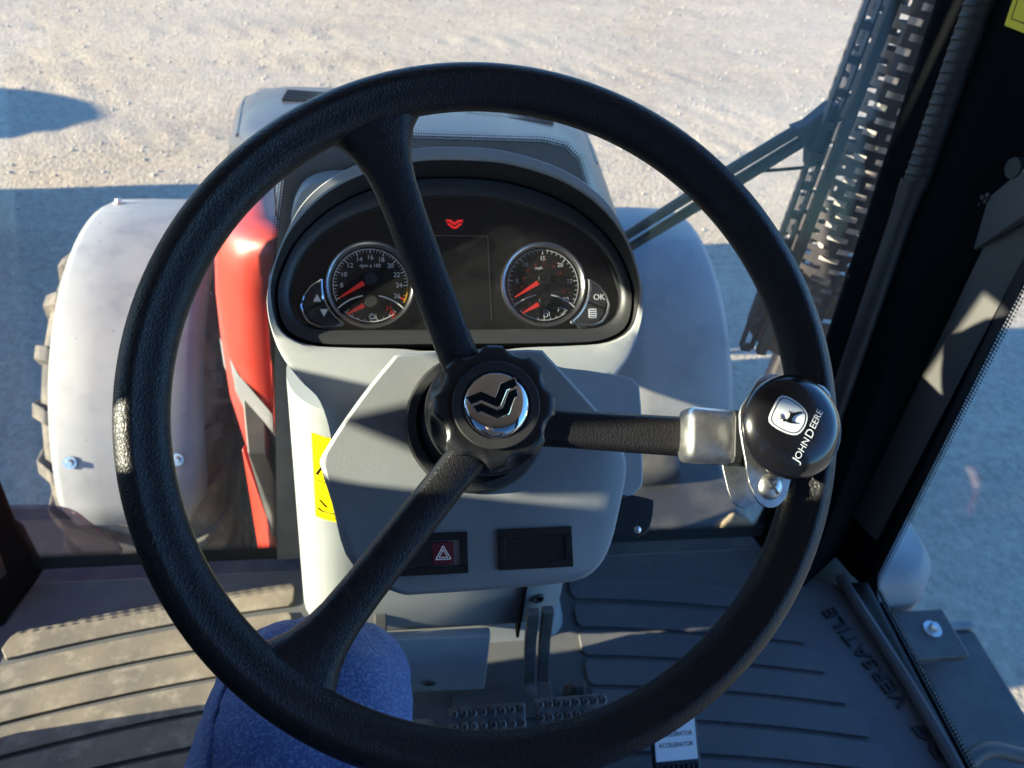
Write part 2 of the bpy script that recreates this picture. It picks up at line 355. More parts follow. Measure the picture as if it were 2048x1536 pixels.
nx_, ny_ = len(xs), len(ys)
gv = np.stack([GX.ravel(), GY.ravel(), GZ.ravel()], 1)
idx = np.arange(nx_*ny_).reshape(ny_, nx_)
gf = np.stack([idx[:-1, :-1].ravel(), idx[:-1, 1:].ravel(), idx[1:, 1:].ravel(), idx[1:, :-1].ravel()], 1)
me = bpy.data.meshes.new('ground'); me.from_pydata(gv.tolist(), [], gf.tolist())
def ground_mat():
    m = bpy.data.materials.new('gravel_yard'); m.use_nodes = True; nt = m.node_tree; N = nt.nodes; L = nt.links; b = N['Principled BSDF']
    b.inputs['Roughness'].default_value = 0.92; b.inputs['Specular IOR Level'].default_value = 0.25
    tc = N.new('ShaderNodeTexCoord')
    def noise(sc, det=6, sy=1.0):
        mp = N.new('ShaderNodeMapping'); mp.inputs['Scale'].default_value = (1, sy, 1); L.new(tc.outputs['Object'], mp.inputs[0])
        n = N.new('ShaderNodeTexNoise'); n.inputs['Scale'].default_value = sc; n.inputs['Detail'].default_value = det; n.inputs['Roughness'].default_value = 0.62; L.new(mp.outputs[0], n.inputs['Vector']); return n
    def ramp(n, p0, p1, c0, c1):
        r = N.new('ShaderNodeValToRGB'); r.color_ramp.elements[0].position = p0; r.color_ramp.elements[1].position = p1
        r.color_ramp.elements[0].color = (*c0, 1); r.color_ramp.elements[1].color = (*c1, 1); L.new(n.outputs[0], r.inputs[0]); return r
    def mix(f, a, c, bt='MIX'):
        x = N.new('ShaderNodeMix'); x.data_type = 'RGBA'; x.blend_type = bt
        if hasattr(f, 'outputs'): L.new(f.outputs[0], x.inputs[0])
        else: x.inputs[0].default_value = f
        L.new(a, x.inputs[6]); L.new(c, x.inputs[7]); return x
    base = ramp(noise(0.45, 6, 4.0), 0.36, 0.64, (0.27, 0.22, 0.165), (0.48, 0.385, 0.27))
    fine = ramp(noise(22, 8), 0.32, 0.68, (0.18, 0.15, 0.115), (0.52, 0.425, 0.31))
    c1 = mix(0.6, base.outputs[0], fine.outputs[0])
    vo = N.new('ShaderNodeTexVoronoi'); vo.inputs['Scale'].default_value = 60; L.new(tc.outputs['Object'], vo.inputs['Vector'])
    cr = ramp(vo, 0.0, 1.0, (0.22, 0.195, 0.165), (0.5, 0.435, 0.345)); L.new(vo.outputs['Color'], cr.inputs[0])
    msk = ramp(noise(0.8, 4), 0.42, 0.6, (0.08,)*3, (0.5,)*3)
    c2 = mix(msk, c1.outputs[2], cr.outputs[0])
    L.new(c2.outputs[2], b.inputs['Base Color'])
    bp = N.new('ShaderNodeBump'); bp.inputs['Strength'].default_value = 0.9; bp.inputs['Distance'].default_value = 0.010; L.new(noise(38, 8).outputs[0], bp.inputs['Height'])
    bv = N.new('ShaderNodeBump'); bv.inputs['Strength'].default_value = 0.4; bv.inputs['Distance'].default_value = 0.008; bv.invert = True
    L.new(vo.outputs['Distance'], bv.inputs['Height']); L.new(bp.outputs[0], bv.inputs['Normal']); L.new(bv.outputs[0], b.inputs['Normal'])
    return m
g = obj_me('ground', me, ground_mat(), smooth=0); tag(g, 'pale rutted gravel yard around the tractor', None, None, 'structure')
me.shade_smooth()
# loose stones lying on the yard
sv = MB()
SX = rng.uniform(-4.6, 8.0, (1, 7000)); SY = rng.uniform(2.2, 10.5, (1, 7000)); SZ = relief(SX, SY)
for i in range(7000):
    x = float(SX[0, i]); y = float(SY[0, i]); s = 0.004 + 0.012*random.random()**3
    zc = GROUND + float(SZ[0, i]) + s*0.25
    a = random.random()*6.28; q = [(1, 0, 0), (.3, .9, 0), (-.8, .6, .1), (-.8, -.6, 0), (.2, -1, -.1), (.1, .1, .75), (0, 0, -.7)]
    pts = []
    for (px, py, pz) in q:
        k = s*random.uniform(.75, 1.25); pts.append((x + k*(px*math.cos(a) - py*math.sin(a)), y + k*(px*math.sin(a) + py*math.cos(a)), zc + s*pz))
    sv.add(pts, [(0, 1, 5), (1, 2, 5), (2, 3, 5), (3, 4, 5), (4, 0, 5), (1, 0, 6), (2, 1, 6), (3, 2, 6), (4, 3, 6), (0, 4, 6)])
o = sv.build('loose_gravel', M_STONE, smooth=0); tag(o, 'loose pale stones scattered over the gravel yard', 'gravel', None, 'stuff')

# ------------------------------------------------------------------ tractor (outside and cab)
TR = empty('tractor', (0, 0.9, GROUND), 'red and grey tractor we sit in, with bonnet, fenders and black cab pillars', 'tractor')
# --- bonnet: stations (y, half width, top z, bottom z)
ST = [(1.035, .266, .49, -.28), (1.07, .318, .495, -.20), (1.12, .352, .492, -.12), (1.22, .372, .485, -.06), (1.38, .388, .472, -.04), (1.55, .405, .452, -.06), (1.72, .425, .428, -.05), (1.83, .438, .405, -.05), (1.90, .440, .385, -.06), (1.97, .432, .350, -.08), (2.05, .412, .298, -.15), (2.30, .38, .12, -.3), (2.65, .36, -.10, -.5), (2.85, .33, -.25, -.7)]
TILT = -.055      # the cab leans a little on its mounts, so the bonnet sits slightly askew to it
def hood_top_section(y, w, zt, zb):
    h = [(0, zt), (.45*w, zt - .002), (.72*w, zt - .010), (.86*w, zt - .022), (.94*w, zt - .042), (.985*w, zt - .07), (1.0*w, zt - .10), (1.02*w, zt - .10 - .20*min(1, max(0, (y - 1.42)/.2)))]
    if y < 1.45: h = [(min(x, (.70 + .0004*i)*w), z if x < .71*w else zt - .0098 - .0002*i) for i, (x, z) in enumerate(h)]
    hr_ = [(0, zt), (.45*w, zt - .002), (.72*w, zt - .010), (.86*w, zt - .022), (.94*w, zt - .042), (.985*w, zt - .07), (1.0*w, zt - .10), (1.02*w, zt - .10 - .20*min(1, max(0, (y - 1.42)/.2)))]
    return [(-x, y, z - TILT*x) for x, z in reversed(h)] + [(x, y, z + TILT*x) for x, z in hr_[1:]]
hood = obj('bonnet', *loft([hood_top_section(*s) for s in ST], False, False, closed=False), M_HOODG, TR, M=I4, smooth=50)
tag(hood, 'grey bonnet top seen through the windscreen')
for sgn in (-1, 1):
    secs = []
    for (y, w, zt, zb) in ST[:-2]:
        z0 = zt - .10 - (.20*min(1, max(0, (y - 1.42)/.2)))
        sh_ = [(.71*w, zt - .0105), (.86*w, zt - .022), (.94*w, zt - .042), (.985*w, zt - .07)] if (y < 1.45 and sgn < 0) else [(w, z0 + .0008*(4 - i)) for i in range(4)]
        secs.append([(sgn*x, y, z + TILT*sgn*x) for x, z in sh_] + [(sgn*(w*k), y, z0 + (zb - z0)*t + TILT*sgn*w*k) for t, k in ((0, 1.001 if y < 1.45 else 1.022), (.12, 1.03), (.3, 1.06), (.6, 1.08), (.9, 1.05), (1.0, .98))])
    o = obj('side_panel', *loft(secs, False, False, closed=False), M_HOODR, TR, M=I4, smooth=50)
    md = o.modifiers.new('thick', 'SOLIDIFY'); md.thickness = 0.006; md.offset = -1
    tag(o, 'red engine side panel')
    if sgn < 0: SIDE = o
# rear collar of the red panels facing the cab
for sgn in (-1, 1):
    v, f = loft([[(sgn*x, y, z) for x, z in ((.20, .485), (.245, .455), (.262, .40), (.285, .10), (.290, -.02), (.262, -.06), (.250, .08), (.235, .38), (.20, .45))] for y in (1.000, 1.034)])
    obj('panel_collar', v, f, M_HOODR, TR, M=I4, bevel=.004)
# lower red fin and louvre block under the side panel (left side shows)
for sgn in (-1, 1):
    v, f = loft([[(sgn*-.335, .99, .08), (sgn*-.35, 1.10, .16), (sgn*-.36, 1.16, .14), (sgn*-.335, 1.04, -.04), (sgn*-.315, .965, -.14), (sgn*-.305, .955, -.06)], [(sgn*-.30, .99, .08), (sgn*-.31, 1.10, .16), (sgn*-.32, 1.16, .14), (sgn*-.295, 1.04, -.04), (sgn*-.28, .965, -.14), (sgn*-.27, .955, -.06)]])
    obj('louvre_block', v, f, M_STEEL, TR, M=I4, bevel=.004)
    v, f = loft([[(sgn*-.375, 1.10, -.02), (sgn*-.33, 1.0, -.12), (sgn*-.318, .955, -.30), (sgn*-.315, .96, -.42), (sgn*-.345, .98, -.42), (sgn*-.365, 1.02, -.28)], [(sgn*-.355, 1.13, -.02), (sgn*-.305, 1.01, -.12), (sgn*-.29, .965, -.30), (sgn*-.285, .97, -.42), (sgn*-.325, 1.0, -.42), (sgn*-.345, 1.04, -.28)]])
    obj('lower_fin', v, f, M_HOODR, TR, M=I4, bevel=.004)
# grey swoosh decal on the left panel (flat print, 2 mm proud)
def side_pt(y, t, off=.003, sgn=-1):
    ys_ = [s[0] for s in ST]; w = np.interp(y, ys_, [s[1] for s in ST]); zt = np.interp(y, ys_, [s[2] for s in ST]); zb = np.interp(y, ys_, [s[3] for s in ST])
    k = np.interp(t, [0, .12, .3, .6, .9, 1], [1.001, 1.03, 1.06, 1.08, 1.05, .98]); z0 = zt - .10
    return (sgn*(w*k + off), y, z0 + (zb - z0)*t + TILT*sgn*w*k)
for (t0, t1, t2, t3, m_) in ((.10, .22, .38, .52, M_DECAL),):
    a = [side_pt(y, np.interp(y, [1.05, 1.75], [t2, t0])) for y in np.linspace(1.02, 1.75, 14)]
    c = [side_pt(y, np.interp(y, [1.05, 1.75], [t3, t1])) for y in np.linspace(1.02, 1.75, 14)]
    obj('stripe_decal', *loft([a, c], False, False, closed=False), m_, SIDE, M=I4)
# vent slits and contour ribs in the bonnet top
for k in range(4):
    y = 1.80 - .030*k; z = np.interp(y, [s[0] for s in ST], [s[2] for s in ST])
    for sx in (-1, 1):
        x0, x1 = sorted((sx*.10, sx*.305)); v, f = box(x0, x1, y - .0045, y + .0045, -.004, .0025)
        v = [(a, b_, c + z - .0035 + TILT*a - .05*max(0, abs(a) - .25)) for a, b_, c in v]
        obj('vent_slit', v, f, M_INK, hood, M=I4)
for inset in (.93,):
    pts = []
    for (y, w, zt, zb) in ST[5:10]: pts.append((-w*inset, y - .01, zt - TILT*w*inset - (.0405 if inset > .9 else .0185)))
    pts = smooth_open(pts, 4); obj('contour_rib', *tube(pts, .004, 6), M_HOODG, hood, M=I4)
    obj('contour_rib', *tube([(-x, y, z - 2*.055*abs(x)) for x, y, z in pts], .004, 6), M_HOODG, hood, M=I4)
# nose, frame and front weights (out of sight; weights added for the shade they throw)
v, f = box(-.30, .30, 1.0, 2.8, -1.05, -.45); obj('engine_block', v, f, M_STEEL, TR, M=I4, bevel=.03)
v, f = box(-.33, .33, 2.84, 2.88, -.85, -.28); obj('grille', v, f, M_STEEL, TR, M=I4, bevel=.01)
for k in range(10):
    v, f = prism(rrect(2.95, 3.95, -1.2, -.66, .08), -.028, .028); v = [(z + (-.29 + .064*k), x, y) for x, y, z in v]
    obj('added_shade_weight', v, f, M_STEEL, TR, M=I4)
# --- front fenders and wheels
def fender(x0, x1, cy, cz, r, a0, a1, name, label):
    xs_ = [x0, x0 + .012, x0 + .035, (x0*2 + x1)/3, (x0 + 2*x1)/3, x1 - .035, x1 - .012, x1]
    dr = [-.045, -.012, 0, .004, .004, 0, -.012, -.045]
    n = 22; secs = []
    for i in range(n + 1):
        a = R(a0 + (a1 - a0)*i/n)
        e = min(1, min(i, n - i)/1.5); ins = .05*(1 - e)**2
        secs.append([(min(max(x, x0 + ins), x1 - ins), cy + (r + d)*math.cos(a), cz + (r + d)*math.sin(a)) for x, d in zip(xs_, dr)])
    o = obj(name, *loft(secs, False, False, closed=False), M_FEND, TR, M=I4, smooth=60)
    md = o.modifiers.new('thick', 'SOLIDIFY'); md.thickness = .006; md.offset = -1
    tag(o, label)
    for (fx, a) in ((.16, 72), (.16, 150), (.84, 150), (.84, 72)):
        a = R(a); x = x0 + (x1 - x0)*fx; c = Vector((x, cy + (r + .003)*math.cos(a), cz + (r + .003)*math.sin(a))); nn = Vector((0, math.cos(a), math.sin(a)))
        Mx = nn.to_track_quat('Z', 'Y').to_matrix().to_4x4(); Mx.translation = c
        obj('bolt', *revolve([(0, .012), (.008, .012), (.0095, .009), (.0095, .003), (.018, .003), (.018, 0), (0, 0)], 12), M_ZINC, o, M=Mx)
    return o
fender(-1.0, -.60, 2.10, -.83, .695, 45, 166, 'fender', 'sunlit dusty grey plastic front fender on the left')
fender(.55, .945, 2.10, -.83, .695, 45, 172, 'fender', 'shaded blue-grey front fender on the right')
def wheel(x0, x1, cy, cz, r):
    w = x1 - x0; xm = (x0 + x1)/2
    Mx = Matrix.Translation((xm, cy, cz)) @ Matrix.Rotation(R(90), 4, 'Y')
    e = bpy.data.objects.new('wheel', None); COL.objects.link(e); place(e, Mx, TR)
    prof = [(.36, -w*.40), (.44, -w*.48), (.52, -w*.5), (r - .06, -w*.46), (r - .035, -w*.38), (r - .03, 0), (r - .035, w*.38), (r - .06, w*.46), (.52, w*.5), (.44, w*.48), (.36, w*.40)]
    obj('tyre', *revolve(prof, 48), M_TYRE, e, M=Mx, smooth=50)
    rim = obj('rim', *revolve([(0, -.05), (.12, -.05), (.30, -.02), (.36, -w*.38), (.375, -w*.41), (.375, w*.41), (.36, w*.38), (.30, .06), (0, .06)], 36), M_ROOF, e, M=Mx)
    lug = MB(); n = 22
    me_l = None
    for side in (-1, 1):
        for i in range(n):
            th0 = 2*math.pi*(i + (.5 if side > 0 else 0))/n
            loops = []
            for (t, rr, dth, ht) in ((0.0, r - .033, .20, .033), (.45, r - .033, .10, .033), (.8, r - .04, .02, .033), (1.0, r - .075, -.01, .028), (1.06, r - .13, -.02, .02)):
                z = side*w*.5*t; th = th0 + dth; hw = .05
                loops.append([(q*math.cos(th + d), q*math.sin(th + d), z) for q, d in ((rr - .02, -hw), (rr + ht, -hw*.72), (rr + ht, hw*.72), (rr - .02, hw))])
            if me_l is None or True:
                obj('lug', *loft(loops), M_TYRE, e, M=Mx, bevel=.012, smooth=40)
wheel(-1.075, -.60, 2.10, -.83, .625)
wheel(.54, .97, 2.10, -.83, .62)
# axle and castings seen low behind the windscreen
v, f = box(-.95, .95, 2.02, 2.18, -.92, -.74); obj('front_axle', v, f, M_STEEL, TR, M=I4, bevel=.02)
obj('axle_casting', *loft([[(.655, 1.06, -.36), (.70, 1.05, -.36), (.745, 1.03, -.34), (.76, 1.00, -.34), (.71, .985, -.36), (.665, .99, -.37)], [(.672, 1.045, -.24), (.70, 1.04, -.21), (.735, 1.025, -.215), (.75, 1.005, -.225), (.71, 1.0, -.225), (.68, 1.01, -.25)]]), M_TAN, TR, M=I4, bevel=.010)
v, f = box(.33, .88, 1.10, 1.50, -.80, -.46); obj('gearbox_side', v, f, M_STEEL, TR, M=I4, bevel=.04, seg=3)
obj('hydraulic_canister', *revolve([(0, 0), (.05, 0), (.055, .01), (.055, .20), (.045, .22), (0, .23)], 24), M_STEEL, TR, M=Matrix.Translation((.50, 1.38, -.50)) @ Matrix.Rotation(R(70), 4, 'Y'))
v, f = box(.30, 1.0, .86, .95, -.62, -.34); obj('cab_mount', v, f, M_STEEL, TR, M=I4, bevel=.02)
v, f = box(-1.0, -.30, .86, .95, -.72, -.42); obj('cab_mount', v, f, M_STEEL, TR, M=I4, bevel=.02)
obj('coolant_hose', *tube(smooth_open([(.36, 1.0, -.30), (.45, 1.12, -.28), (.56, 1.10, -.40), (.66, 1.25, -.55)], 6), .022, 10), M_STEEL, TR, M=I4)
# steps / tank outside the right door
obj('tank', *loft([rr_ for rr_ in [[(x, y, z) for x, y in rrect(.86 + i, 1.27 - i, .90 + i, 1.24 - i, .12 - i*.5)] for z, i in ((-.95, .0), (-.45, .0), (-.38, .012), (-.35, .04))]]), M_FEND, TR, M=I4, smooth=50)
v, f = box(1.02, 1.25, .76, .885, -.46, -.43); br = obj('step_bracket', v, f, M_STEEL, TR, M=I4, bevel=.006)
obj('bolt', *revolve([(0, .02), (.009, .02), (.011, .016), (.011, .004), (.022, .004), (.022, 0), (0, 0)], 10), M_ZINC, br, M=Matrix.Translation((1.19, .83, -.429)))
v, f = box(1.0, 1.36, .20, .86, -.66, -.50); obj('step_box', v, f, M_STEEL, TR, M=I4, bevel=.01)
v, f = box(1.0, 1.36, .862, .882, -.52, -.49); obj('step_edge', v, f, M_FEND, TR, M=I4, bevel=.004)
obj('grab_handle', *tube(smooth_open([(1.02, .20, -.5), (1.03, .42, -.40), (1.06, .50, -.40), (1.14, .54, -.40), (1.25, .52, -.42)], 6), .017, 12), M_BLKM, TR, M=I4)
# --- exhaust stack with perforated guard
EX = Vector((.858, 1.31, 0)); er = .118
ex = bpy.data.objects.new('exhaust_stack', None); COL.objects.link(ex); place(ex, Matrix.Translation((EX.x, EX.y, -.3)), TR)
obj('pipe', *revolve([(.034, -.3), (.034, 1.75), (.030, 1.75), (.030, -.3)], 28, c=tuple(EX), closed=True), M_PIPE, ex, M=I4)
gm = MB(); z = .20; rows = 46; hs, hb = .0115, .0120; ns = 13; seg = 5
for rw in range(rows):
    # solid ring
    gm.add(*revolve([(er, z), (er, z + hb), (er - .0025, z + hb), (er - .0025, z)], 44, c=(EX.x, EX.y, 0), closed=True)); z += hb
    off = (rw % 2)*.5
    for i in range(ns):
        a0 = 2*math.pi*(i + off)/ns; wdt = .15
        arc = [(math.cos(a0 + wdt*t/2), math.sin(a0 + wdt*t/2)) for t in (-1, 0, 1)]
        lo = [(EX.x + c*er, EX.y + s*er) for c, s in arc] + [(EX.x + c*(er - .0025), EX.y + s*(er - .0025)) for c, s in reversed(arc)]
        gm.add(*loft([[(x, y, z) for x, y in lo], [(x, y, z + hs) for x, y in lo]]))
    z += hs
gm.add(*revolve([(er, .10), (er, .20), (er - .0025, .20), (er - .0025, .10)], 44, c=(EX.x, EX.y, 0), closed=True))
tag(gm.build('perforated_guard', M_GUARD, ex, M=I4, smooth=0), 'black slotted heat guard round the exhaust')
# --- cab frame
def wsy(z): return .81 + .28*z
def pillar_section(z, sgn):
    yw = wsy(z); s = .13*z
    pts = [(.650, yw + .010), (.662, yw - .026), (.686, yw - .075), (.691, yw - .090), (.699, yw - .100), (.757, .765 + s), (.764, .742 + s), (.768, .728 + s), (.776, .712 + s), (.800, .712 + s), (.806, .74 + s), (.800, yw + .005), (.74, yw + .02)]
    if sgn < 0: pts = [(.80 - (.80 - x)*.68, y) for x, y in pts]
    return [(sgn*(x + (.075 if x < .73 else .03)*(z - .45)), y, z) for x, y in pts]
for sgn in (-1, 1):
    o = obj('front_pillar', *loft([pillar_section(z, sgn) for z in np.linspace(.03, 1.62, 9)]), M_PILLAR, TR, M=I4, bevel=.003, smooth=30)
    tz = np.linspace(.10, 1.6, 12); a = [pillar_section(z, sgn) for z in tz]
    strip = [[(p[i][0] - sgn*.0022, p[i][1] - .0012, p[i][2]) for i in (5, 6, 7, 8)] for p in a]
    if sgn > 0: obj('pillar_trim', *loft(strip, False, False, closed=False), M_TRIM, o, M=I4, smooth=60)
    # foot shoe of the pillar
    sh = []
    for z, k in ((-.01, .012), (.085, .006), (.10, -.002)):
        p = pillar_section(max(z, 0), sgn); c = np.mean([(a, b_) for a, b_, _ in p], 0)
        sh.append([(c[0] + (a - c[0])*(1 + k*14), c[1] + (b_ - c[1])*(1 + k*9), z) for a, b_, _ in p])
    obj('pillar_shoe', *loft(sh), M_PILLAR, o, M=I4, bevel=.003)
    # trim tube running up the inside of the windscreen edge
    pts = [((.640 + .075*z if sgn > 0 else -.690 - .06*z), wsy(z) - .052, z) for z in np.linspace(.66, 1.6, 24)]
    hose = obj('braided_hose', *tube(pts, .0185, 14), M_BLKM, o, M=I4)
    rib = MB()
    for i in range(70):
        z = .68 + i*.0132; c = Vector(((.640 + .075*z if sgn > 0 else -.690 - .06*z), wsy(z) - .052, z)); t = Vector((0, .28, 1)).normalized()
        Mr = t.to_track_quat('Z', 'Y').to_matrix().to_4x4(); Mr.translation = c
        v, f = revolve([(.0185, -.004), (.0198, 0), (.0185, .004)], 14, closed=True); rib.add([tuple(Mr @ Vector(p)) for p in v], f)
    tag(rib.build('hose_ribs', M_BLKM, hose, M=I4), None, None, None, 'stuff')
    pts = [((.640 + .07*z if sgn > 0 else -.690 - .06*z), wsy(z) - .050, z) for z in np.linspace(.05, .67, 14)]
    obj('trim_tube', *tube(pts, [.0165]*13 + [.019], 14), M_BLKM, o, M=I4)
# rear posts, sills, roof: outside the picture, they shade the cab
for sgn in (-1, 1):
    v, f = box(*sorted((sgn*.70, sgn*.80)), -.62, -.50, -.02, 1.62); obj('rear_pillar', v, f, M_BLK, TR, M=I4, bevel=.015)
    v, f = box(*sorted((sgn*.752, sgn*.80)), -.50, .71, -.03, -.004); obj('door_sill', v, f, M_BLKM, TR, M=I4, bevel=.004)
v, f = loft([[(x, y, z) for x, y in rrect(-.88 + i, .88 - i, -.85 + i, 1.42 - i, .15)] for z, i in ((1.62, .0), (1.70, -.01), (1.80, .03), (1.84, .15))]); obj('roof', v, f, M_ROOF, TR, M=I4, bevel=.01)
v, f = box(-.74, .74, -.74, 1.22, 1.58, 1.615); obj('headliner', v, f, M_LINER, TR, M=I4, bevel=.01)
v, f = box(-.70, .70, -.60, -.55, 0, .62); obj('rear_wall', v, f, M_LINER, TR, M=I4)
v, f = box(-.70, .70, -.585, -.579, .62, 1.6); obj('rear_window', v, f, M_REARGL, TR, M=I4)
v, f = box(-.82, .82, -.62, .86, -.10, -.035); obj('floor_pan', v, f, M_PAN, TR, M=I4)
# --- glass
def ws_panel(name, m, x0a, x1a, x0b, x1b, z0, z1, off0, off1, parent):
    v = [(x0a, wsy(z0) + off0, z0), (x1a, wsy(z0) + off0, z0), (x1b, wsy(z1) + off0, z1), (x0b, wsy(z1) + off0, z1), (x0a, wsy(z0) + off1, z0), (x1a, wsy(z0) + off1, z0), (x1b, wsy(z1) + off1, z1), (x0b, wsy(z1) + off1, z1)]
    return obj(name, v, [(3, 2, 1, 0), (4, 5, 6, 7), (0, 1, 5, 4), (1, 2, 6, 5), (2, 3, 7, 6), (3, 0, 4, 7)], m, parent, M=I4, smooth=0)
WS = ws_panel('windscreen', M_WSCREEN, -.715, .668, -.80, .785, .004, 1.56, 0, .006, TR)
def xe(z): return .655 + .075*z
def ws_shape(name, m, out, d0, d1, parent):       # out = (x, z) outline lying on the windscreen plane
    return obj(name, *loft([[(x, wsy(z) + d0, z) for x, z in out], [(x, wsy(z) + d1, z) for x, z in out]]), m, parent, M=I4, smooth=0)
fr = [(-.272, .006), (-.245, .36), (-.226, .54), (-.207, .635), (-.196, .663), (-.176, .680), (-.145, .686), (.145, .686), (.176, .680), (.196, .663), (.207, .635), (.226, .54), (.245, .36), (.272, .006)]
ws_shape('frit_panel', M_FRIT, fr, -.0022, -.0006, WS)
def dot_strip(name, path, width, pitch, parent, d=-.0014):
    """print of dots along a path of (x,z) on the windscreen plane; path offset outwards by width"""
    n = len(path); v = []; uvs = []; L_ = 0
    for i, (x, z) in enumerate(path):
        a = np.array(path[max(i - 1, 0)]); b_ = np.array(path[min(i + 1, n - 1)]); t = (b_ - a)/np.linalg.norm(b_ - a); nn = np.array([-t[1], t[0]])
        if i: L_ += np.linalg.norm(np.array(path[i]) - np.array(path[i - 1]))
        for k in (0, 1):
            p = np.array([x, z]) + nn*width*k; v.append((p[0], wsy(p[1]) + d, p[1])); uvs.append((L_/pitch, k*width/pitch))
    f = [(2*i, 2*i + 1, 2*i + 3, 2*i + 2) for i in range(n - 1)]
    m_ = bpy.data.meshes.new(name); m_.from_pydata(v, [], f); u = m_.uv_layers.new(name='UVMap')
    for p in m_.polygons:
        for li, vi in zip(p.loop_indices, p.vertices): u.data[li].uv = uvs[vi]
    return obj_me(name, m_, M_DOTS, parent, M=I4, smooth=0)
dot_strip('frit_dots', fr, .011, .0036, WS)
# black ceramic edge and dots along the screen's border
for sgn in (-1, 1):
    xo = 0 if sgn > 0 else .045
    e = [(sgn*(.664 + xo), .008), (sgn*(xe(1.55) + .01 + xo*.5), 1.55), (sgn*(xe(1.55) - .012 + xo*.5), 1.55), (sgn*(xe(.075) - .012 + xo), .075), (sgn*(.640 + xo), .045), (sgn*(.615 + xo), .030), (sgn*.272, .030), (sgn*.272, .008)]
    ws_shape('frit_border', M_FRITB, e if sgn > 0 else e[::-1], -.0022, -.0006, WS)
    pth = [(sgn*.272, .030), (sgn*(.615 + xo), .030), (sgn*(.638 + xo), .045), (sgn*(xe(.075) - .012 + xo), .075), (sgn*(xe(1.5) - .012 + xo*.5), 1.5)]
    if sgn < 0: pth = pth[::-1]
    dot_strip('frit_dots', pth, .012, .004, WS)
sgl = []
for sgn in (-1, 1):
    pts = [(sgn*.782, y, z) for y, z in ((.73, .0), (.935, 1.58), (-.50, 1.58), (-.50, .0))]; pts2 = [(sgn*.787, y, z) for _, y, z in pts]
    sgl.append(obj('side_window', *loft([pts, pts2]), M_SIDEGL, TR, M=I4, smooth=0))
    # frit on the door glass: along its front edge and its lower edge
    x = sgn*.7805; x2 = sgn*.7795
    def stripshape(name, out, m):
        return obj(name, *loft([[(x, y, z) for y, z in out], [(x2, y, z) for y, z in out]]), m, sgl[-1], M=I4, smooth=0)
    stripshape('frit_border', [(.715, .0), (.905, 1.5), (.888, 1.5), (.697, .035), (.68, .012), (.66, .0)], M_FRITB)
    stripshape('frit_border', [(.659, .0), (.659, .010), (-.48, .010), (-.48, .0)], M_FRITB)
    path = [(-.48, .010), (.68, .012), (.697, .035), (.888, 1.5)]
    vv = []; uu = []; L_ = 0; wd = .014
    for i, (y, z) in enumerate(path):
        a = np.array(path[max(i - 1, 0)]); b_ = np.array(path[min(i + 1, 3)]); t = (b_ - a)/np.linalg.norm(b_ - a); nn = np.array([-t[1], t[0]])
        if i: L_ += np.linalg.norm(np.array(path[i]) - np.array(path[i - 1]))
        for k in (0, 1):
            p = np.array([y, z]) + nn*wd*k; vv.append((sgn*.7801, p[0], p[1])); uu.append((L_/.0056, k*wd/.0056))
    m_ = bpy.data.meshes.new('frit_dots'); m_.from_pydata(vv, [], [(2*i, 2*i + 1, 2*i + 3, 2*i + 2) for i in range(3)]); u = m_.uv_layers.new(name='UVMap')
    for p in m_.polygons:
        for li, vi in zip(p.loop_indices, p.vertices): u.data[li].uv = uu[vi]
    obj_me('frit_dots', m_, M_DOTS, sgl[-1], M=I4, smooth=0)
# unseen left door: panel and blind added, outlines cut to shape the sun patches
v, f = loft([[(x, y, z) for y, z in ((-.50, .0), (.50, .0), (.525, .05), (.505, .60), (.49, .86), (.40, .905), (.30, .92), (.24, .98), (.17, 1.10), (-.50, 1.40))] for x in (-.772, -.748)]); obj('sun_block_panel', v, f, M_BLKM, TR, M=I4, bevel=.006)
v, f = loft([[(x, y, z) for y, z in ((-.50, 1.50), (.215, 1.13), (.245, 1.055), (.262, .99), (.275, .952), (.333, .952), (.342, 1.0), (.50, 1.01), (.60, 1.03), (.655, 1.03), (.66, .80), (.83, .78), (.90, 1.5), (.90, 1.57), (-.50, 1.57))] for x in (-.770, -.767)]); obj('sun_block_sheet', v, f, M_LINER, TR, M=I4, smooth=0)
# windscreen wiper: two arms from a pivot behind the pod to a slotted blade along the right edge
wp = bpy.data.objects.new('wiper', None); COL.objects.link(wp); place(wp, Matrix.Translation((.1, 1.0, .45)), TR)
obj('arm', *tube([(.02, .985, .365), (.20, .985, .48), (.305, 1.003, .548), (.44, 1.03, .636), (.532, 1.045, .695)], [.0075, .0075, .0075, .009, .009], 8), M_BLKM, wp, M=I4)
obj('arm', *tube([(.03, .98, .345), (.20, .98, .457), (.311, .998, .529), (.44, 1.022, .612), (.544, 1.04, .680)], [.0075, .0075, .0075, .0095, .0095], 8), M_BLKM, wp, M=I4)
obj('wiper_bracket', *loft([[(x, wsy(z) + d, z) for x, z in ((.525, .70), (.545, .708), (.575, .735), (.592, .735), (.588, .70), (.572, .65), (.560, .648), (.556, .672))] for d in (.03, .052)]), M_BLKM, wp, M=I4, bevel=.002)
obj('washer_pipe', *tube([(.47, 1.03, .635), (.52, 1.03, .640), (.562, 1.03, .645)], .003, 6), M_BLKM, wp, M=I4)
bl = MB()
def bpt(t, s, d):   # along blade t (0 lower end .. 1 top), across s
    x = .517 + (.640 - .517)*t; z = .366 + (1.10 - .366)*t; return (x + s*.99, wsy(z) + d, z - s*.17)
for s0, s1 in ((-.0115, -.0078), (.0078, .0115)):
    bl.add(*loft([[bpt(t, s, d) for s, d in ((s0, .020), (s1, .020), (s1, .030), (s0, .030))] for t in np.linspace(0, 1, 9)]))
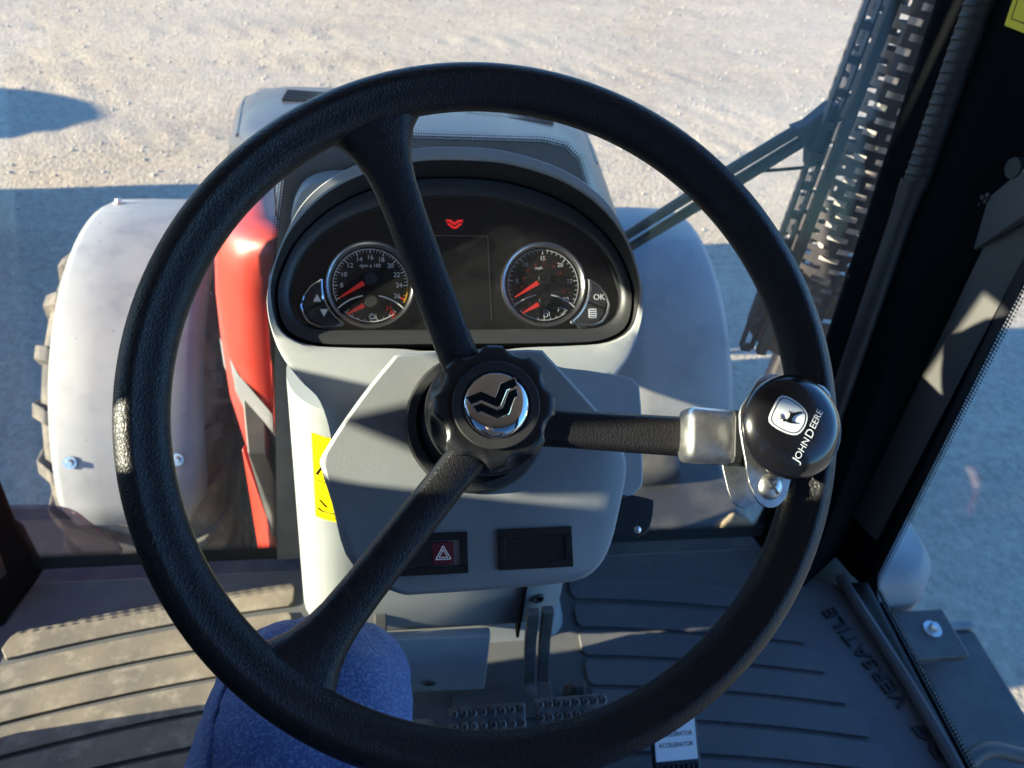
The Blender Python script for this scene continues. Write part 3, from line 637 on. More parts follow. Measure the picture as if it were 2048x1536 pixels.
for k in range(18):
    t = k/17; bl.add(*loft([[bpt(t + q, s, d) for s, d in ((-.008, .021), (.008, .021), (.008, .029), (-.008, .029))] for q in (-.007, .007)]))
obj('blade_frame', bl.v, bl.f, M_BLKM, wp, M=I4, smooth=0)
obj('rubber_edge', *loft([[bpt(t, s, d) for s, d in ((.014, .008), (.030, .008), (.028, .020), (.016, .020))] for t in np.linspace(0, 1, 9)]), M_STEEL, wp, M=I4)
# made-up smoky plate standing in for a reflection in the lower left corner
obj('reflection_plate', *loft([[(x, .93 + d, z) for x, z in smooth_closed([(-.90, -.14), (-.90, .018), (-.74, .022), (-.655, .014), (-.62, -.03), (-.60, -.14)], 4)] for d in (0, .008)]), M_SMOKE, TR, M=I4)
# left mirror on its arm (out of frame), right door latch and sticker
mr = bpy.data.objects.new('side_mirror', None); COL.objects.link(mr); place(mr, Matrix.Translation((-1.2, .4, 1.3)), TR)
MIR = dict(x=-1.18, y=.36, z0=1.46, z1=1.86, w=.30)
v, f = prism(rrect(-.15, .15, MIR['z0'], MIR['z1'], .05), -.03, .03); obj('housing', [(MIR['x'] + x*.35, MIR['y'] + x, z_) if False else (MIR['x'] + z_ + 0*x, MIR['y'] + x, y) for x, y, z_ in v], f, M_BLK, mr, M=I4, bevel=.01)
obj('arm', *tube([(-.80, .80, 1.50), (-1.0, .62, 1.55), (-1.18, .36, 1.60)], .014, 10), M_BLK, mr, M=I4)
lt = bpy.data.objects.new('door_latch', None); COL.objects.link(lt); place(lt, Matrix.Translation((.77, .85, .66)), TR)
obj('latch_plate', *loft([[(x, y, z) for y, z in ((.865, .612), (.855, .605), (.80, .70), (.80, .76), (.845, .745), (.872, .690), (.878, .65))] for x in (.752, .766)]), M_TRIM, lt, M=I4, bevel=.003)
v, f = box(.748, .764, .872, .892, .655, .690); obj('latch_catch', v, f, M_TRIM, lt, M=I4, bevel=.003)
for k in range(3):
    v, f = box(.744, .749, .874, .890, .659 + .0105*k, .664 + .0105*k); obj('catch_rib', v, f, M_STEEL, lt, M=I4)
obj('latch_pin', *tube([(.75, .86, .735), (.785, .86, .735)], .014, 12), M_STEEL, lt, M=I4)
# yellow sticker high on the right pillar, with the lower ends of its black marks
def stk_pt(u, w_):  # on the pillar face P4-P5 region
    z = .880 + w_*.96; y0 = .765 + .13*z; yw = wsy(z) - .056
    x = .714 + (.757 - .714)*u; y = yw + (y0 - yw)*u; n = Vector((-(yw - y0), -(.757 - .714), 0)).normalized()
    return (x + n.x*.0022, y + n.y*.0022, z)
obj('warning_sticker', *loft([[stk_pt(u, w_) for u in np.linspace(.28, 1.02, 5)] for w_ in (0, .12)], False, False, closed=False), M_STICK, TR, M=I4)
def stk_bar(u0, w0, u1, w1, th=.05):
    def q(u, w_):
        p = stk_pt(u, w_); return (p[0] - .0008, p[1] - .0008, p[2])
    return obj('sticker_mark', [q(u0, w0), q(u0 + th, w0), q(u1 + th, w1), q(u1, w1)], [(0, 1, 2, 3)], M_INK, TR, M=I4)
stk_bar(.34, .008, .96, .008, 0.0) if False else None
for a in ((.62, .018, .62, .045), (.80, .018, .86, .045), (.56, .050, .80, .085), (.80, .050, .58, .085)): stk_bar(*a)
stk_bar(.50, .040, .62, .045, .03)
o = obj('sticker_frame', *tube([stk_pt(.33, .10), stk_pt(.33, .010), stk_pt(.98, .010)], .0008, 4), M_INK, TR, M=I4)

# ------------------------------------------------------------------ floor mat
FM = empty('floor_mat', (0, .6, -.02), 'dusty ribbed black rubber floor mat on the cab floor', 'floor mat')
v, f = prism([(-.745, -.5), (.745, -.5), (.772, .35), (.745, .70), (.68, .72), (.66, .795), (-.66, .795), (-.68, .72), (-.745, .70), (-.772, .35)], -.034, -.006)
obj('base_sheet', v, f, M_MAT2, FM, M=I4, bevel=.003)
ml = [(.735, .70), (.768, .35), (.742, .0), (.757, 0), (.785, .35), (.752, .72)]
for sgn in (-1, 1):
    p = [(sgn*.728, .715, .006), (sgn*.762, .40, .006), (sgn*.752, .0, .006)]
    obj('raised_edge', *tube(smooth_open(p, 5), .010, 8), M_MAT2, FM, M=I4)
def rib(x0, x1, y0, w, name='rib'):
    n = 12; lo = []
    xs_ = np.linspace(x0, x1, n)
    dirn = 1 if x1 > x0 else -1
    for x in xs_:
        yc = y0 - .175*x*x; lo.append((x, yc))
    out = [(x, y - w/2) for x, y in lo]; 
    xe = x1; ye = lo[-1][1]
    end = [(xe + dirn*.012, ye - w*.1), (xe + dirn*.006, ye + w*.35)]
    out += end + [(x, y + w/2) for x, y in reversed(lo)]
    st = lo[0]; out += [(x0 - dirn*.006, st[1] + w*.3), (x0 - dirn*.006, st[1] - w*.3)]
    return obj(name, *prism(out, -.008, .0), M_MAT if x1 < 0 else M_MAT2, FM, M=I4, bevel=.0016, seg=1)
k = 0
for k in range(13):
    yc = .735 - .051*k
    if k == 0: yc = .738
    xend = .60 + .0125*k if k > 0 else .56
    x0 = .235 if yc > .56 else .02
    rib(x0, min(xend, .705), yc, .0435)
    if yc > .53: rib(-.245, -.655 - .004*k, yc + .016, .0435)
    else: rib(-.02, -.70, yc + .016, .0435)
# lettering along the right edge, read from the driver's side towards the screen
p0 = Vector((.738, .470)); p1 = Vector((.680, .668)); dirv = (p1 - p0); ang = math.atan2(dirv.y, dirv.x); mid = (p0 + p1)/2
v, f = text_geo('VERSATILE', .036, (mid.x, mid.y), ang, depth=.004, z=-.006, sx=1.12)
o = obj('lettering', v, f, M_MATTXT, FM, M=I4, smooth=0)
lm = MB(); q = (.752, .425)
lm.add(*prism(rot2(EMB_U, ang, .027, q), -.006, -.002)); lm.add(*prism(rot2(EMB_L, ang, .027, q), -.006, -.002)); lm.build('mat_emblem', M_MATTXT, FM, M=I4, smooth=0)

# ------------------------------------------------------------------ steering console
WC = Vector((.0015, .319, .844)); MW = frame(WC, 50.94, .024)                  # steering-wheel frame
MP = frame((0, .594, .733), 46.0)                                             # instrument face frame
SC = empty('steering_console', (0, .68, 0), 'grey plastic steering console with round-topped instrument pod', 'steering console')
# lower column cover
def col_section(z):
    t = z/.62; x0 = -.212 + .035*t; x1 = .192 - .02*t; y0 = .60 - .02*t
    return [(x, y, z) for x, y in rrect(x0, x1, y0, .80 + .10*t, .07, 8)]
secs = [col_section(z) for z in (.10, .104, .12, .2, .3, .4, .5, .58)]
def shrink(s, k): 
    c = np.mean(s, 0); return [(c[0] + (x - c[0])*k, c[1] + (y - c[1])*k, z) for x, y, z in s]
secs[0] = shrink(secs[0], .86); secs[1] = shrink(secs[1], .93)
colm = obj('column_cover', *loft(secs), M_COLW, SC, M=I4, smooth=45)
v, f = box(.1085, .1125, .583, .60, .10, .27); obj('cover_seam', v, f, M_INK, colm, M=I4)
Ms = Matrix.Translation((.133, .5955, .185)) @ Matrix.Rotation(R(90), 4, 'X')
sc_ = obj('screw', *revolve([(0, .000), (.004, .000), (.0055, .002), (.009, .003), (.010, .001), (.010, -.004), (0, -.004)], 16), M_STEEL, colm, M=Ms)
# column foot
obj('column_foot', *loft([[(x, y, z) for x, y in rrect(-.175 + i, .205 - i, .64 + i, .82, .04)] for z, i in ((-.02, -.012), (.0, .0), (.10, .015), (.20, .02))]), M_GREYD, SC, M=I4, smooth=45)
lp = obj('lower_shield', *loft([[(-.115, .575, .13), (.068, .575, .125), (.062, .545, .02), (-.095, .545, .03)], [(-.115, .59, .13), (.068, .59, .125), (.062, .56, .02), (-.095, .56, .03)]]), M_GREY, SC, M=I4, bevel=.003)
obj('screw', *revolve([(0, .001), (.006, .001), (.008, 0), (.008, -.003), (0, -.003)], 14), M_STEEL, lp, M=Matrix.Translation((-.02, .547, .045)) @ Matrix.Rotation(R(105), 4, 'X'))
# pale mounting bracket behind the pod, with a screw
mb_ = obj('mounting_bracket', *loft([[(x, wsy(z) + d, z) for x, z in smooth_closed([(-.205, .40), (-.200, .58), (-.188, .628), (-.165, .648), (-.125, .654), (-.03, .654), (-.03, .40)], 3)] for d in (-.05, -.02)]), M_COLW, SC, M=I4, bevel=.004)
obj('screw', *revolve([(0, .004), (.005, .004), (.007, .002), (.012, .002), (.012, 0), (0, 0)], 12), M_ZINC, mb_, M=Matrix.Translation((-.128, wsy(.64) - .051, .641)) @ Matrix.Rotation(R(100), 4, 'X'))
# yellow warning sticker on the column's left shoulder
def col_pt(z, i, off):
    s = col_section(z); n = len(s); j = int(i) % n; fr_ = i - int(i); a = Vector(s[j]); b_ = Vector(s[(j + 1) % n]); p = a.lerp(b_, fr_)
    t = (b_ - a).normalized(); nn = Vector((t.y, -t.x, 0)); return tuple(p + nn*off)
def wrap(name, i0, i1, z0, z1, m, par, off): 
    return obj(name, *loft([[col_pt(z, i, off) for i in np.linspace(i0, i1, 9)] for z in (z0, z1)], False, False, closed=False), m, par, M=I4)
ST1 = wrap('warning_sticker', 22.9, 26.5, 0.3890, 0.5390, M_STICK, SC, .0012)
wrap('sticker_line', 23.1, 26.0, 0.4610, 0.4625, M_INK, ST1, .0018); wrap('sticker_line', 23.1, 26.0, 0.3955, 0.3965, M_INK, ST1, .0018)
def wrap_poly(pts, par, w_=.0022):
    for (a, b_) in zip(pts[:-1], pts[1:]):
        A = Vector(col_pt(a[1], a[0], .0018)); B = Vector(col_pt(b_[1], b_[0], .0018)); obj('sticker_line', *tube([A, B], w_*.5, 4), M_INK, par, M=I4)
wrap_poly([(23.2, 0.4720), (24.6, 0.5140), (26.0, 0.4720), (23.2, 0.4720)], ST1); wrap_poly([(24.0, 0.4800), (24.5, 0.5000), (24.9, 0.4840)], ST1)
wrap_poly([(23.2, 0.4090), (23.6, 0.4050), (25.2, 0.4050), (25.6, 0.4120)], ST1); wrap_poly([(23.4, 0.4260), (24.0, 0.4160)], ST1)
# --- instrument pod housing
HALF_OUT = [(0, .1135), (.036, .1115), (.0765, .101), (.1095, .085), (.135, .064), (.1535, .034), (.166, .004), (.1712, -.02), (.168, -.045), (.159, -.068), (.143, -.09), (.127, -.108), (.117, -.145), (.113, -.20), (0, -.20)]
HALF_BEZ = [(0, .099), (.041, .0965), (.0835, .085), (.1175, .0665), (.146, .038), (.1615, .005), (.1640, -.018), (.157, -.043), (.134, -.0555), (.10, -.058), (.06, -.0582), (.02, -.0582), (0, -.0582)]
HALF_GL = [(0, .083), (.04, .080), (.0835, .068), (.12, .049), (.1435, .0235), (.1540, -.006), (.150, -.029), (.133, -.0415), (.10, -.0428), (.06, -.0429), (.03, -.043), (.01, -.043), (0, -.043)]
def outline(h, k=5): return smooth_closed(mirror_half(h), k)
def resample(pts, n):
    P = np.array(list(pts) + [pts[0]]); d = np.r_[0, np.cumsum(np.linalg.norm(np.diff(P, axis=0), axis=1))]; t = np.linspace(0, d[-1], n, endpoint=False)
    return [(float(np.interp(q, d, P[:, 0])), float(np.interp(q, d, P[:, 1]))) for q in t]
def by_angle(pts, c, n=160):
    """points of an outline at equal angles round c (outline star-shaped about c)"""
    P = np.array(list(pts) + [pts[0]]) - np.array(c); out = []
    for k in range(n):
        a = 2*math.pi*k/n; d = np.array([math.cos(a), math.sin(a)]); best = 0
        for i in range(len(P) - 1):
            e = P[i + 1] - P[i]; det = d[0]*(-e[1]) + e[0]*d[1]
            if abs(det) < 1e-12: continue
            t = (P[i][0]*(-e[1]) + e[0]*P[i][1])/det; u = (d[0]*P[i][1] - d[1]*P[i][0])/det
            if -1e-9 <= u <= 1 + 1e-9 and t > best: best = t
        out.append((c[0] + d[0]*best, c[1] + d[1]*best))
    return out
C0 = (0, .0)
OUT = by_angle(outline(HALF_OUT), C0); BEZ = by_angle(outline(HALF_BEZ), C0); GLS = by_angle(outline(HALF_GL), C0)
def scale2(pts, k, ky=None, c=(0, 0.0)): ky = ky or k; return [(c[0] + (x - c[0])*k, c[1] + (y - c[1])*ky) for x, y in pts]
def zfront(x, y): t = min(1, max(0, (y + .05)/.15)); t = t*t*(3 - 2*t); return .018 + .032*t
def lerp2(A, B, t): return [(a[0] + (b_[0] - a[0])*t, a[1] + (b_[1] - a[1])*t) for a, b_ in zip(A, B)]
OPEN = scale2(BEZ, 1.022, 1.03)
loops = []
loops.append([(x*.80, y*.80, -.11) for x, y in OUT]); loops.append([(x*.95, y*.95, -.06) for x, y in OUT])
loops.append([(x*.995, y*.995, zfront(x, y) - .012) for x, y in OUT]); loops.append([(x, y, zfront(x, y) - .005) for x, y in OUT])
loops.append([(x, y, zfront(x, y) - .001) for x, y in lerp2(OUT, OPEN, .06)]); loops.append([(x, y, zfront(x, y)) for x, y in lerp2(OUT, OPEN, .18)])
loops.append([(x, y, zfront(x, y) - .001) for x, y in lerp2(OUT, OPEN, .85)]); loops.append([(x, y, zfront(x, y) - .003) for x, y in lerp2(OUT, OPEN, .97)])
loops.append([(x, y, -.02) for x, y in OPEN])
pod = obj('instrument_pod', *loft(loops, True, False), M_GREY, SC, M=MP, smooth=40)
# dark liner inside the recess
ln = [[(x, y, zfront(x, y) - .0045) for x, y in scale2(OPEN, .997)], [(x, y, -.006) for x, y in scale2(BEZ, 1.004)], [(x, y, -.02) for x, y in scale2(BEZ, .98)]]
obj('recess_liner', *loft(ln, False, True), M_BLKM, pod, M=MP, smooth=40)
# --- cluster
CL = bpy.data.objects.new('instrument_cluster', None); COL.objects.link(CL); place(CL, MP, SC)
bz = [[(x, y, -.012) for x, y in BEZ], [(x, y, .006) for x, y in BEZ], [(x, y, .0085) for x, y in lerp2(BEZ, GLS, .08)], [(x, y, .0075) for x, y in lerp2(BEZ, GLS, .5)], [(x, y, .0045) for x, y in lerp2(BEZ, GLS, .92)], [(x, y, .002) for x, y in GLS], [(x, y, -.006) for x, y in scale2(GLS, .995)]]
obj('bezel', *loft(bz, False, False), M_BEZEL, CL, M=MP, smooth=40)
obj('face_plate', *prism(resample(scale2(GLS, 1.0), 120), -.009, -.005), M_DIAL, CL, M=MP)
def ring_arc(cx, cy, r0, r1, a0, a1, z0, z1, n=24):
    lo = [];
    for i in range(n + 1):
        a = R(a0 + (a1 - a0)*i/n); lo.append([(cx + r*math.cos(a), cy + r*math.sin(a), z) for r, z in ((r0, z0), (r1, z0), (r1, z1), (r0, z1))])
    return loft(lo)
def tick(cx, cy, r0, r1, a, w, z0=-.0048, z1=-.0044):
    a = R(a); d = (math.cos(a), math.sin(a)); n = (-d[1]*w/2, d[0]*w/2)
    out = [(cx + d[0]*r0 + n[0], cy + d[1]*r0 + n[1]), (cx + d[0]*r1 + n[0], cy + d[1]*r1 + n[1]), (cx + d[0]*r1 - n[0], cy + d[1]*r1 - n[1]), (cx + d[0]*r0 - n[0], cy + d[1]*r0 - n[1])]
    return prism(out, z0, z1)
def strokes(mb, segs, w, c, s, z0=-.0048, z1=-.0044):
    for (x0, y0, x1, y1) in segs:
        dx, dy = x1 - x0, y1 - y0; l = math.hypot(dx, dy) or 1; n = (-dy/l*w/2/s, dx/l*w/2/s)
        mb.add(*prism([(c[0] + s*(x + n[0]*k), c[1] + s*(y + n[1]*k)) for x, y, k in ((x0, y0, 1), (x1, y1, 1), (x1, y1, -1), (x0, y0, -1))], z0, z1))
GLc, GRc = (-.0822, -.0005), (.0806, .0002)
for side, (cx, cy) in (('l', GLc), ('r', GRc)):
    obj('gauge_ring', *revolve([(.0412, -.005), (.0412, -.001), (.0405, .0008), (.0392, .0008), (.0375, -.001), (.0362, -.005)], 64, c=(cx, cy, 0), closed=True), M_SATIN, CL, M=MP, smooth=60)
    w_ = MB(); w_.add(*ring_arc(cx, cy, .0338, .0343, 206 if side == 'l' else 213, -25 if side == 'l' else -33, -.0048, -.0044, 60))
    rd = MB(); yl = MB(); pl = MB()
    if side == 'l':
        for i in range(0, 43):
            v_ = 5.75 + i*.5
            if v_ > 26.4: break
            u = 6 + i*.5; a = 180 - (u - 8)*11.25
            if u > 26: break
            big = abs(u/2 - round(u/2)) < .01
            (yl if u > 24.2 else w_).add(*tick(cx, cy, .0300 if big else .0312, .0338, a, .0008 if big else .00042))
        for n_ in range(8, 27, 2):
            a = R(180 - (n_ - 8)*11.25); w_.add(*text_geo(str(n_), .0062, (cx + .0262*math.cos(a), cy + .0262*math.sin(a)), 0, .0003, -.0048))
        yl.add(*ring_arc(cx, cy, .0336, .0348, -1, -28, -.0047, -.0042, 14)); rd.add(*tick(cx, cy, .0296, .0338, -23, .0015))
        w_.add(*text_geo('rpm x 100', .0046, (cx, cy + .0185), 0, .0003, -.0048))
    else:
        for u in range(0, 31):
            a = 213 - u*8.2; big = u % 5 == 0; w_.add(*tick(cx, cy, .0298 if big else .0313, .0338, a, .0008 if big else .00045))
        for n_ in range(0, 31, 5):
            a = R(213 - n_*8.2); (rd if n_ == 0 else pl).add(*text_geo(str(n_), .0058, (cx + .0258*math.cos(a), cy + .0258*math.sin(a)), 0, .0003, -.0048))
        pl.add(*text_geo('mph', .0042, (cx - .004, cy + .0165), 0, .0003, -.0048))
        dr_ = MB()
        for n_ in range(5, 46, 5):
            a = R(213 - n_*5.1); dr_.add(*text_geo(str(n_), .0040, (cx + .0205*math.cos(a), cy + .0205*math.sin(a)), 0, .0003, -.0048)); dr_.add(*tick(cx, cy, .0255, .0285, math.degrees(a), .0004))
        dr_.build('kilometre_markings', M_DIMRED, CL, M=MP, smooth=0)
    # separating arc and lower small gauge
    for a0, a1 in ((134, 100), (80, 46)): w_.add(*ring_arc(cx, cy - .0515, .0378 + .004, .0378 + .005, a0, a1, -.0046, -.0036, 16))
    for i in range(9):
        a = 228 + i*10.5; w_.add(*tick(cx, cy, .0318 if i % 4 else .030, .0338, a, .0006 if i == 4 else .0004))
    w_.add(*ring_arc(cx, cy, .0336, .0342, 226, 308, -.0047, -.0043, 24))
    if side == 'l':
        strokes(rd, [(.6, -.5, 1.0, -.05), (1.0, -.05, .62, .3), (.62, .3, .5, -.02)], .0008, (cx + .0135, cy - .0265), .0085)
        rd.add(*text_geo('H', .0068, (cx + .0165, cy - .0215), 0, .0003, -.0048))
        strokes(pl, [(-.5, .35, .5, .35), (-.5, .35, -.5, -.45), (-.5, -.45, .5, -.45), (.5, -.45, .5, .35), (-.2, .35, -.2, .6), (-.35, .6, .1, .6), (-.5, 0, -.75, 0), (.5, 0, .75, .0), (.85, .7, .85, -.5)], .0005, (cx + .001, cy - .029), .0042)
    else:
        strokes(w_, [(.3, .3, .9, .0), (.9, .0, .55, -.45)], .0007, (cx + .0135, cy - .024), .0085)
        pl.add(*text_geo('F', .006, (cx + .0145, cy - .0235), 0, .0003, -.0048))
        strokes(pl, [(-.5, .7, .3, .7), (-.5, .7, -.5, -.7), (-.5, -.7, .3, -.7), (.3, -.7, .3, .7), (-.5, .1, .3, .1), (.3, .5, .7, .3), (.7, .3, .7, -.5)], .0006, (cx + .002, cy - .0275), .0044)
        strokes(rd, [(-.9, .3, -1.2, -.1), (-1.2, -.1, -.8, -.5)], .0007, (cx - .012, cy - .024), .0075)
    w_.build('dial_markings', M_WHITE if side == 'l' else M_PALE, CL, M=MP, smooth=0)
    rd.build('red_markings', M_RED if side == 'l' else M_DIMRED, CL, M=MP, smooth=0); 
    if yl.v: yl.build('yellow_markings', M_YEL, CL, M=MP, smooth=0)
    pl.build('pale_markings', M_WHITE if side == 'l' else M_PALE, CL, M=MP, smooth=0)
    for (hy, hr, l0, l1, an) in ((.0055, .0058, .0075, .0335, 212), (-.0155, .0058, .0075, .0250, 209)):
        hc = (cx + .0004, cy + hy)
        obj('needle_hub', *revolve([(hr, -.005), (hr, .0012), (hr*.92, .0018), (0, .0018)], 24, c=(hc[0], hc[1], 0)), M_BEZEL if side == 'l' else M_DIAL, CL, M=MP)
        d = (math.cos(R(an)), math.sin(R(an))); n = (-d[1], d[0])
        out = [(hc[0] + d[0]*t + n[0]*s, hc[1] + d[1]*t + n[1]*s) for t, s in ((l0, .0022), (l1, .0005), (l1, -.0005), (l0, -.0022))]
        obj('needle', *prism(out, -.0012, .0004), M_RED, CL, M=MP)
# screen in the middle, warning lamp, sensor dot
sv_ = obj('display', *prism([(-.030, -.034), (.030, -.034), (.028, .047), (-.028, .047)], -.0052, -.0046), M_DIAL, CL, M=MP)
ln = MB(); strokes(ln, [(-.028, .047, .028, .047), (.028, .047, .030, -.034)], .0005, (0, 0), 1.0, -.0047, -.0042); ln.build('display_edge', M_SATIN, CL, M=MP, smooth=0)
em = MB(); em.add(*prism(rot2([(x*1.12, y*.92 + .03) for x, y in EMB_U], 0, .0074, (-.0032, .0580)), -.0048, -.0044)); em.add(*prism(rot2([(x*1.05, y*.92 - .06) for x, y in EMB_L], 0, .0074, (-.0032, .0580)), -.0048, -.0044)); em.build('warning_lamp', M_LAMP, CL, M=MP, smooth=0)
obj('light_sensor', *revolve([(0, -.0045), (.0024, -.0045), (.0024, -.005), (0, -.005)], 14, c=(-.0185, .0575, 0)), M_BEZEL, CL, M=MP)
# buttons: two quarter keys each side in bright trim
for sgn in (-1, 1):
    cx, cy = (GLc if sgn < 0 else GRc); base = 180 if sgn < 0 else 0
    tr = MB()
    def kp(r, a):  # polar round the gauge
        a = R(a); return (cx + r*math.cos(a), cy + r*math.sin(a))
    def key(name, a0, a1, r1a, r1b):
        rs = .0455
        out = [kp(rs, a0 + (a1 - a0)*t) for t in np.linspace(0, 1, 7)] + [kp(r1b + (r1a - r1b)*t + .003*math.sin(math.pi*t), a1 + (a0 - a1)*t) for t in np.linspace(0, 1, 7)]
        return obj(name, *prism(out, -.006, .001), M_BEZEL, CL, M=MP, bevel=.0008)
    if sgn < 0: key('button', 178, 201, .0520, .0630); key('button', 203, 232, .0630, .0545)
    else: key('button', 2, -21, .0520, .0630); key('button', -23, -52, .0630, .0545)
    a0, a1 = (174, 236) if sgn < 0 else (6, -56)
    path = [kp(.0440, a0 + (a1 - a0)*t) + (.0,) for t in np.linspace(0, 1, 16)]
    rr = [.0445, .052, .0605, .0655, .0665, .0655, .060, .0535, .0445]
    path += [kp(r_, a1 + (a0 - a1)*t) + (.0,) for t, r_ in zip(np.linspace(0, 1, 9), rr)]
    obj('button_trim', *tube(path, .0013, 6), M_CHROME if sgn < 0 else M_SATIN, CL, M=MP)
kk = MB(); kk.add(*prism([(-.1335, -.0165), (-.1265, -.0165), (-.130, -.0095)], .001, .0014)); kk.add(*prism([(-.1275, -.0235), (-.1205, -.0235), (-.124, -.0305)], .001, .0014)); kk.build('arrow_marks', M_WHITE, CL, M=MP, smooth=0)
kk = MB(); kk.add(*text_geo('OK', .0078, (.1335, -.0125), 0, .0004, .001)); kk.add(*prism(rrect(.1225, .1305, -.0325, -.0235, .001, 2), .001, .0013)); kk.build('key_marks', M_WHITE, CL, M=MP, smooth=0)
kk = MB()
for i in range(4): kk.add(*box(.1235, .1295, -.0318 + .0021*i, -.0310 + .0021*i, .0013, .0016))
kk.build('menu_lines', M_INK, CL, M=MP, smooth=0)
obj('lens', *prism(resample(scale2(GLS, .999), 120), .0026, .0032), M_LENS, CL, M=MP)
# --- lower shroud box round the column, with the switches
MB_ = MW @ Matrix.Translation((0, 0, -.125))
def box_out(k=1.0): return smooth_closed([(-.054, .053), (-.02, .0545), (.02, .0552), (.050, .0555), (.058, .050), (.0933, .0097), (.107, -.008), (.1135, -.024), (.1146, -.040), (.108, -.066), (.0993, -.093), (.088, -.110), (.0694, -.1185), (.02, -.1208), (-.04, -.1215), (-.0571, -.1203), (-.078, -.109), (-.0947, -.091), (-.104, -.055), (-.1115, -.030), (-.110, -.0185), (-.086, .018), (-.062, .048)], 3)
bo = box_out()
def shr(k, z): return [(x*k, (y + .033)*k - .033, z) for x, y in bo]
sh = obj('shroud_box', *loft([shr(.97, -.16), shr(.992, -.04), shr(1.0, -.008), shr(.992, -.0025), shr(.965, 0)]), M_GREYD, SC, M=MB_, smooth=40)
obj('column_boot', *revolve([(.050, -.002), (.052, .002), (.050, .006), (.044, .007), (.042, .003), (.036, .010), (.034, .03), (0, .03)], 40), M_BLKM, SC, M=MB_ @ Matrix.Translation((0, 0, .0)))
def switch(x0, x1, y0, y1, name, label):
    e = bpy.data.objects.new(name, None); COL.objects.link(e); place(e, MB_ @ Matrix.Translation(((x0 + x1)/2, (y0 + y1)/2, 0)), SC); tag(e, label)
    fr_ = MB(); t = .0055
    for q in ((x0, x1, y0, y0 + t), (x0, x1, y1 - t, y1), (x0, x0 + t, y0 + t, y1 - t), (x1 - t, x1, y0 + t, y1 - t)): fr_.add(*box(*q, -.01, .0022))
    fr_.build('frame', M_BLK, e, M=MB_, bevel=.0005, smooth=30); return e, (x0 + t, x1 - t, y0 + t, y1 - t)
e, (a0, a1, b0, b1) = switch(-.0615, -.0085, -.1075, -.0785, 'hazard_switch', 'black rocker switch with red hazard triangle')
obj('rocker', *loft([[(a0 + .0006, y, z) for y, z in ((b0 + .0006, -.004), (b1 - .0006, -.004), (b1 - .0006, .004), (b0 + .0006, .004))], [(a0*.45 + a1*.55, y, z) for y, z in ((b0 + .0006, -.006), (b1 - .0006, -.006), (b1 - .0006, .0012), (b0 + .0006, .0012))], [(a1 - .0006, y, z) for y, z in ((b0 + .0006, -.006), (b1 - .0006, -.006), (b1 - .0006, -.0006), (b0 + .0006, -.0006))]]), M_BLK, e, M=MB_, bevel=.0006, smooth=30)
hz = obj('hazard_lens', *box(-.0338, -.0185, b0 + .0012, b1 - .0012, -.004, .00165), M_HAZ, e, M=MB_, bevel=.0003)
tri = MB()
for s_, w_ in ((.0062, .0007), (.0036, .0006)):
    c = (-.0262, -.0940); P = [(c[0] + s_*math.cos(R(a)), c[1] + s_*math.sin(R(a)) - 0.0) for a in (90, 210, 330)]
    strokes(tri, [(*P[i], *P[(i + 1) % 3]) for i in range(3)], w_, (0, 0), 1.0, .0016, .0020)
tri.build('triangle_mark', M_WHITE, e, M=MB_, smooth=0)
e, (a0, a1, b0, b1) = switch(.0135, .0685, -.1070, -.0780, 'blank_switch', 'plain black blanking plate')
obj('blank', *box(a0 + .0004, a1 - .0004, b0 + .0004, b1 - .0004, -.006, .0008), M_BLK, e, M=MB_, bevel=.0005)
# right wing of the shroud and black tab
MG = MW @ Matrix.Translation((0, 0, -.16))
obj('shroud_wing', *loft([[(x, y, z) for x, y in smooth_closed([(.02, .048), (.078, .0467), (.128, .039), (.1375, .0335), (.1405, .0245), (.139, -.0214), (.126, -.06), (.02, -.06)], 3)] for z in (-.08, -.004, 0)]), M_GREY, SC, M=MG, bevel=.002)
tb = obj('lever_tab', *prism(smooth_closed([(.10, -.055), (.1222, -.056), (.143, -.0605), (.146, -.065), (.1415, -.083), (.131, -.0905), (.1162, -.0872), (.10, -.085)], 2), -.004, 0), M_BLK, SC, M=MG, bevel=.001)
obj('tab_rivet', *revolve([(0, .0015), (.002, .001), (.003, 0), (0, 0)], 12, c=(.131, -.0845, 0)), M_ZINC, tb, M=MG)

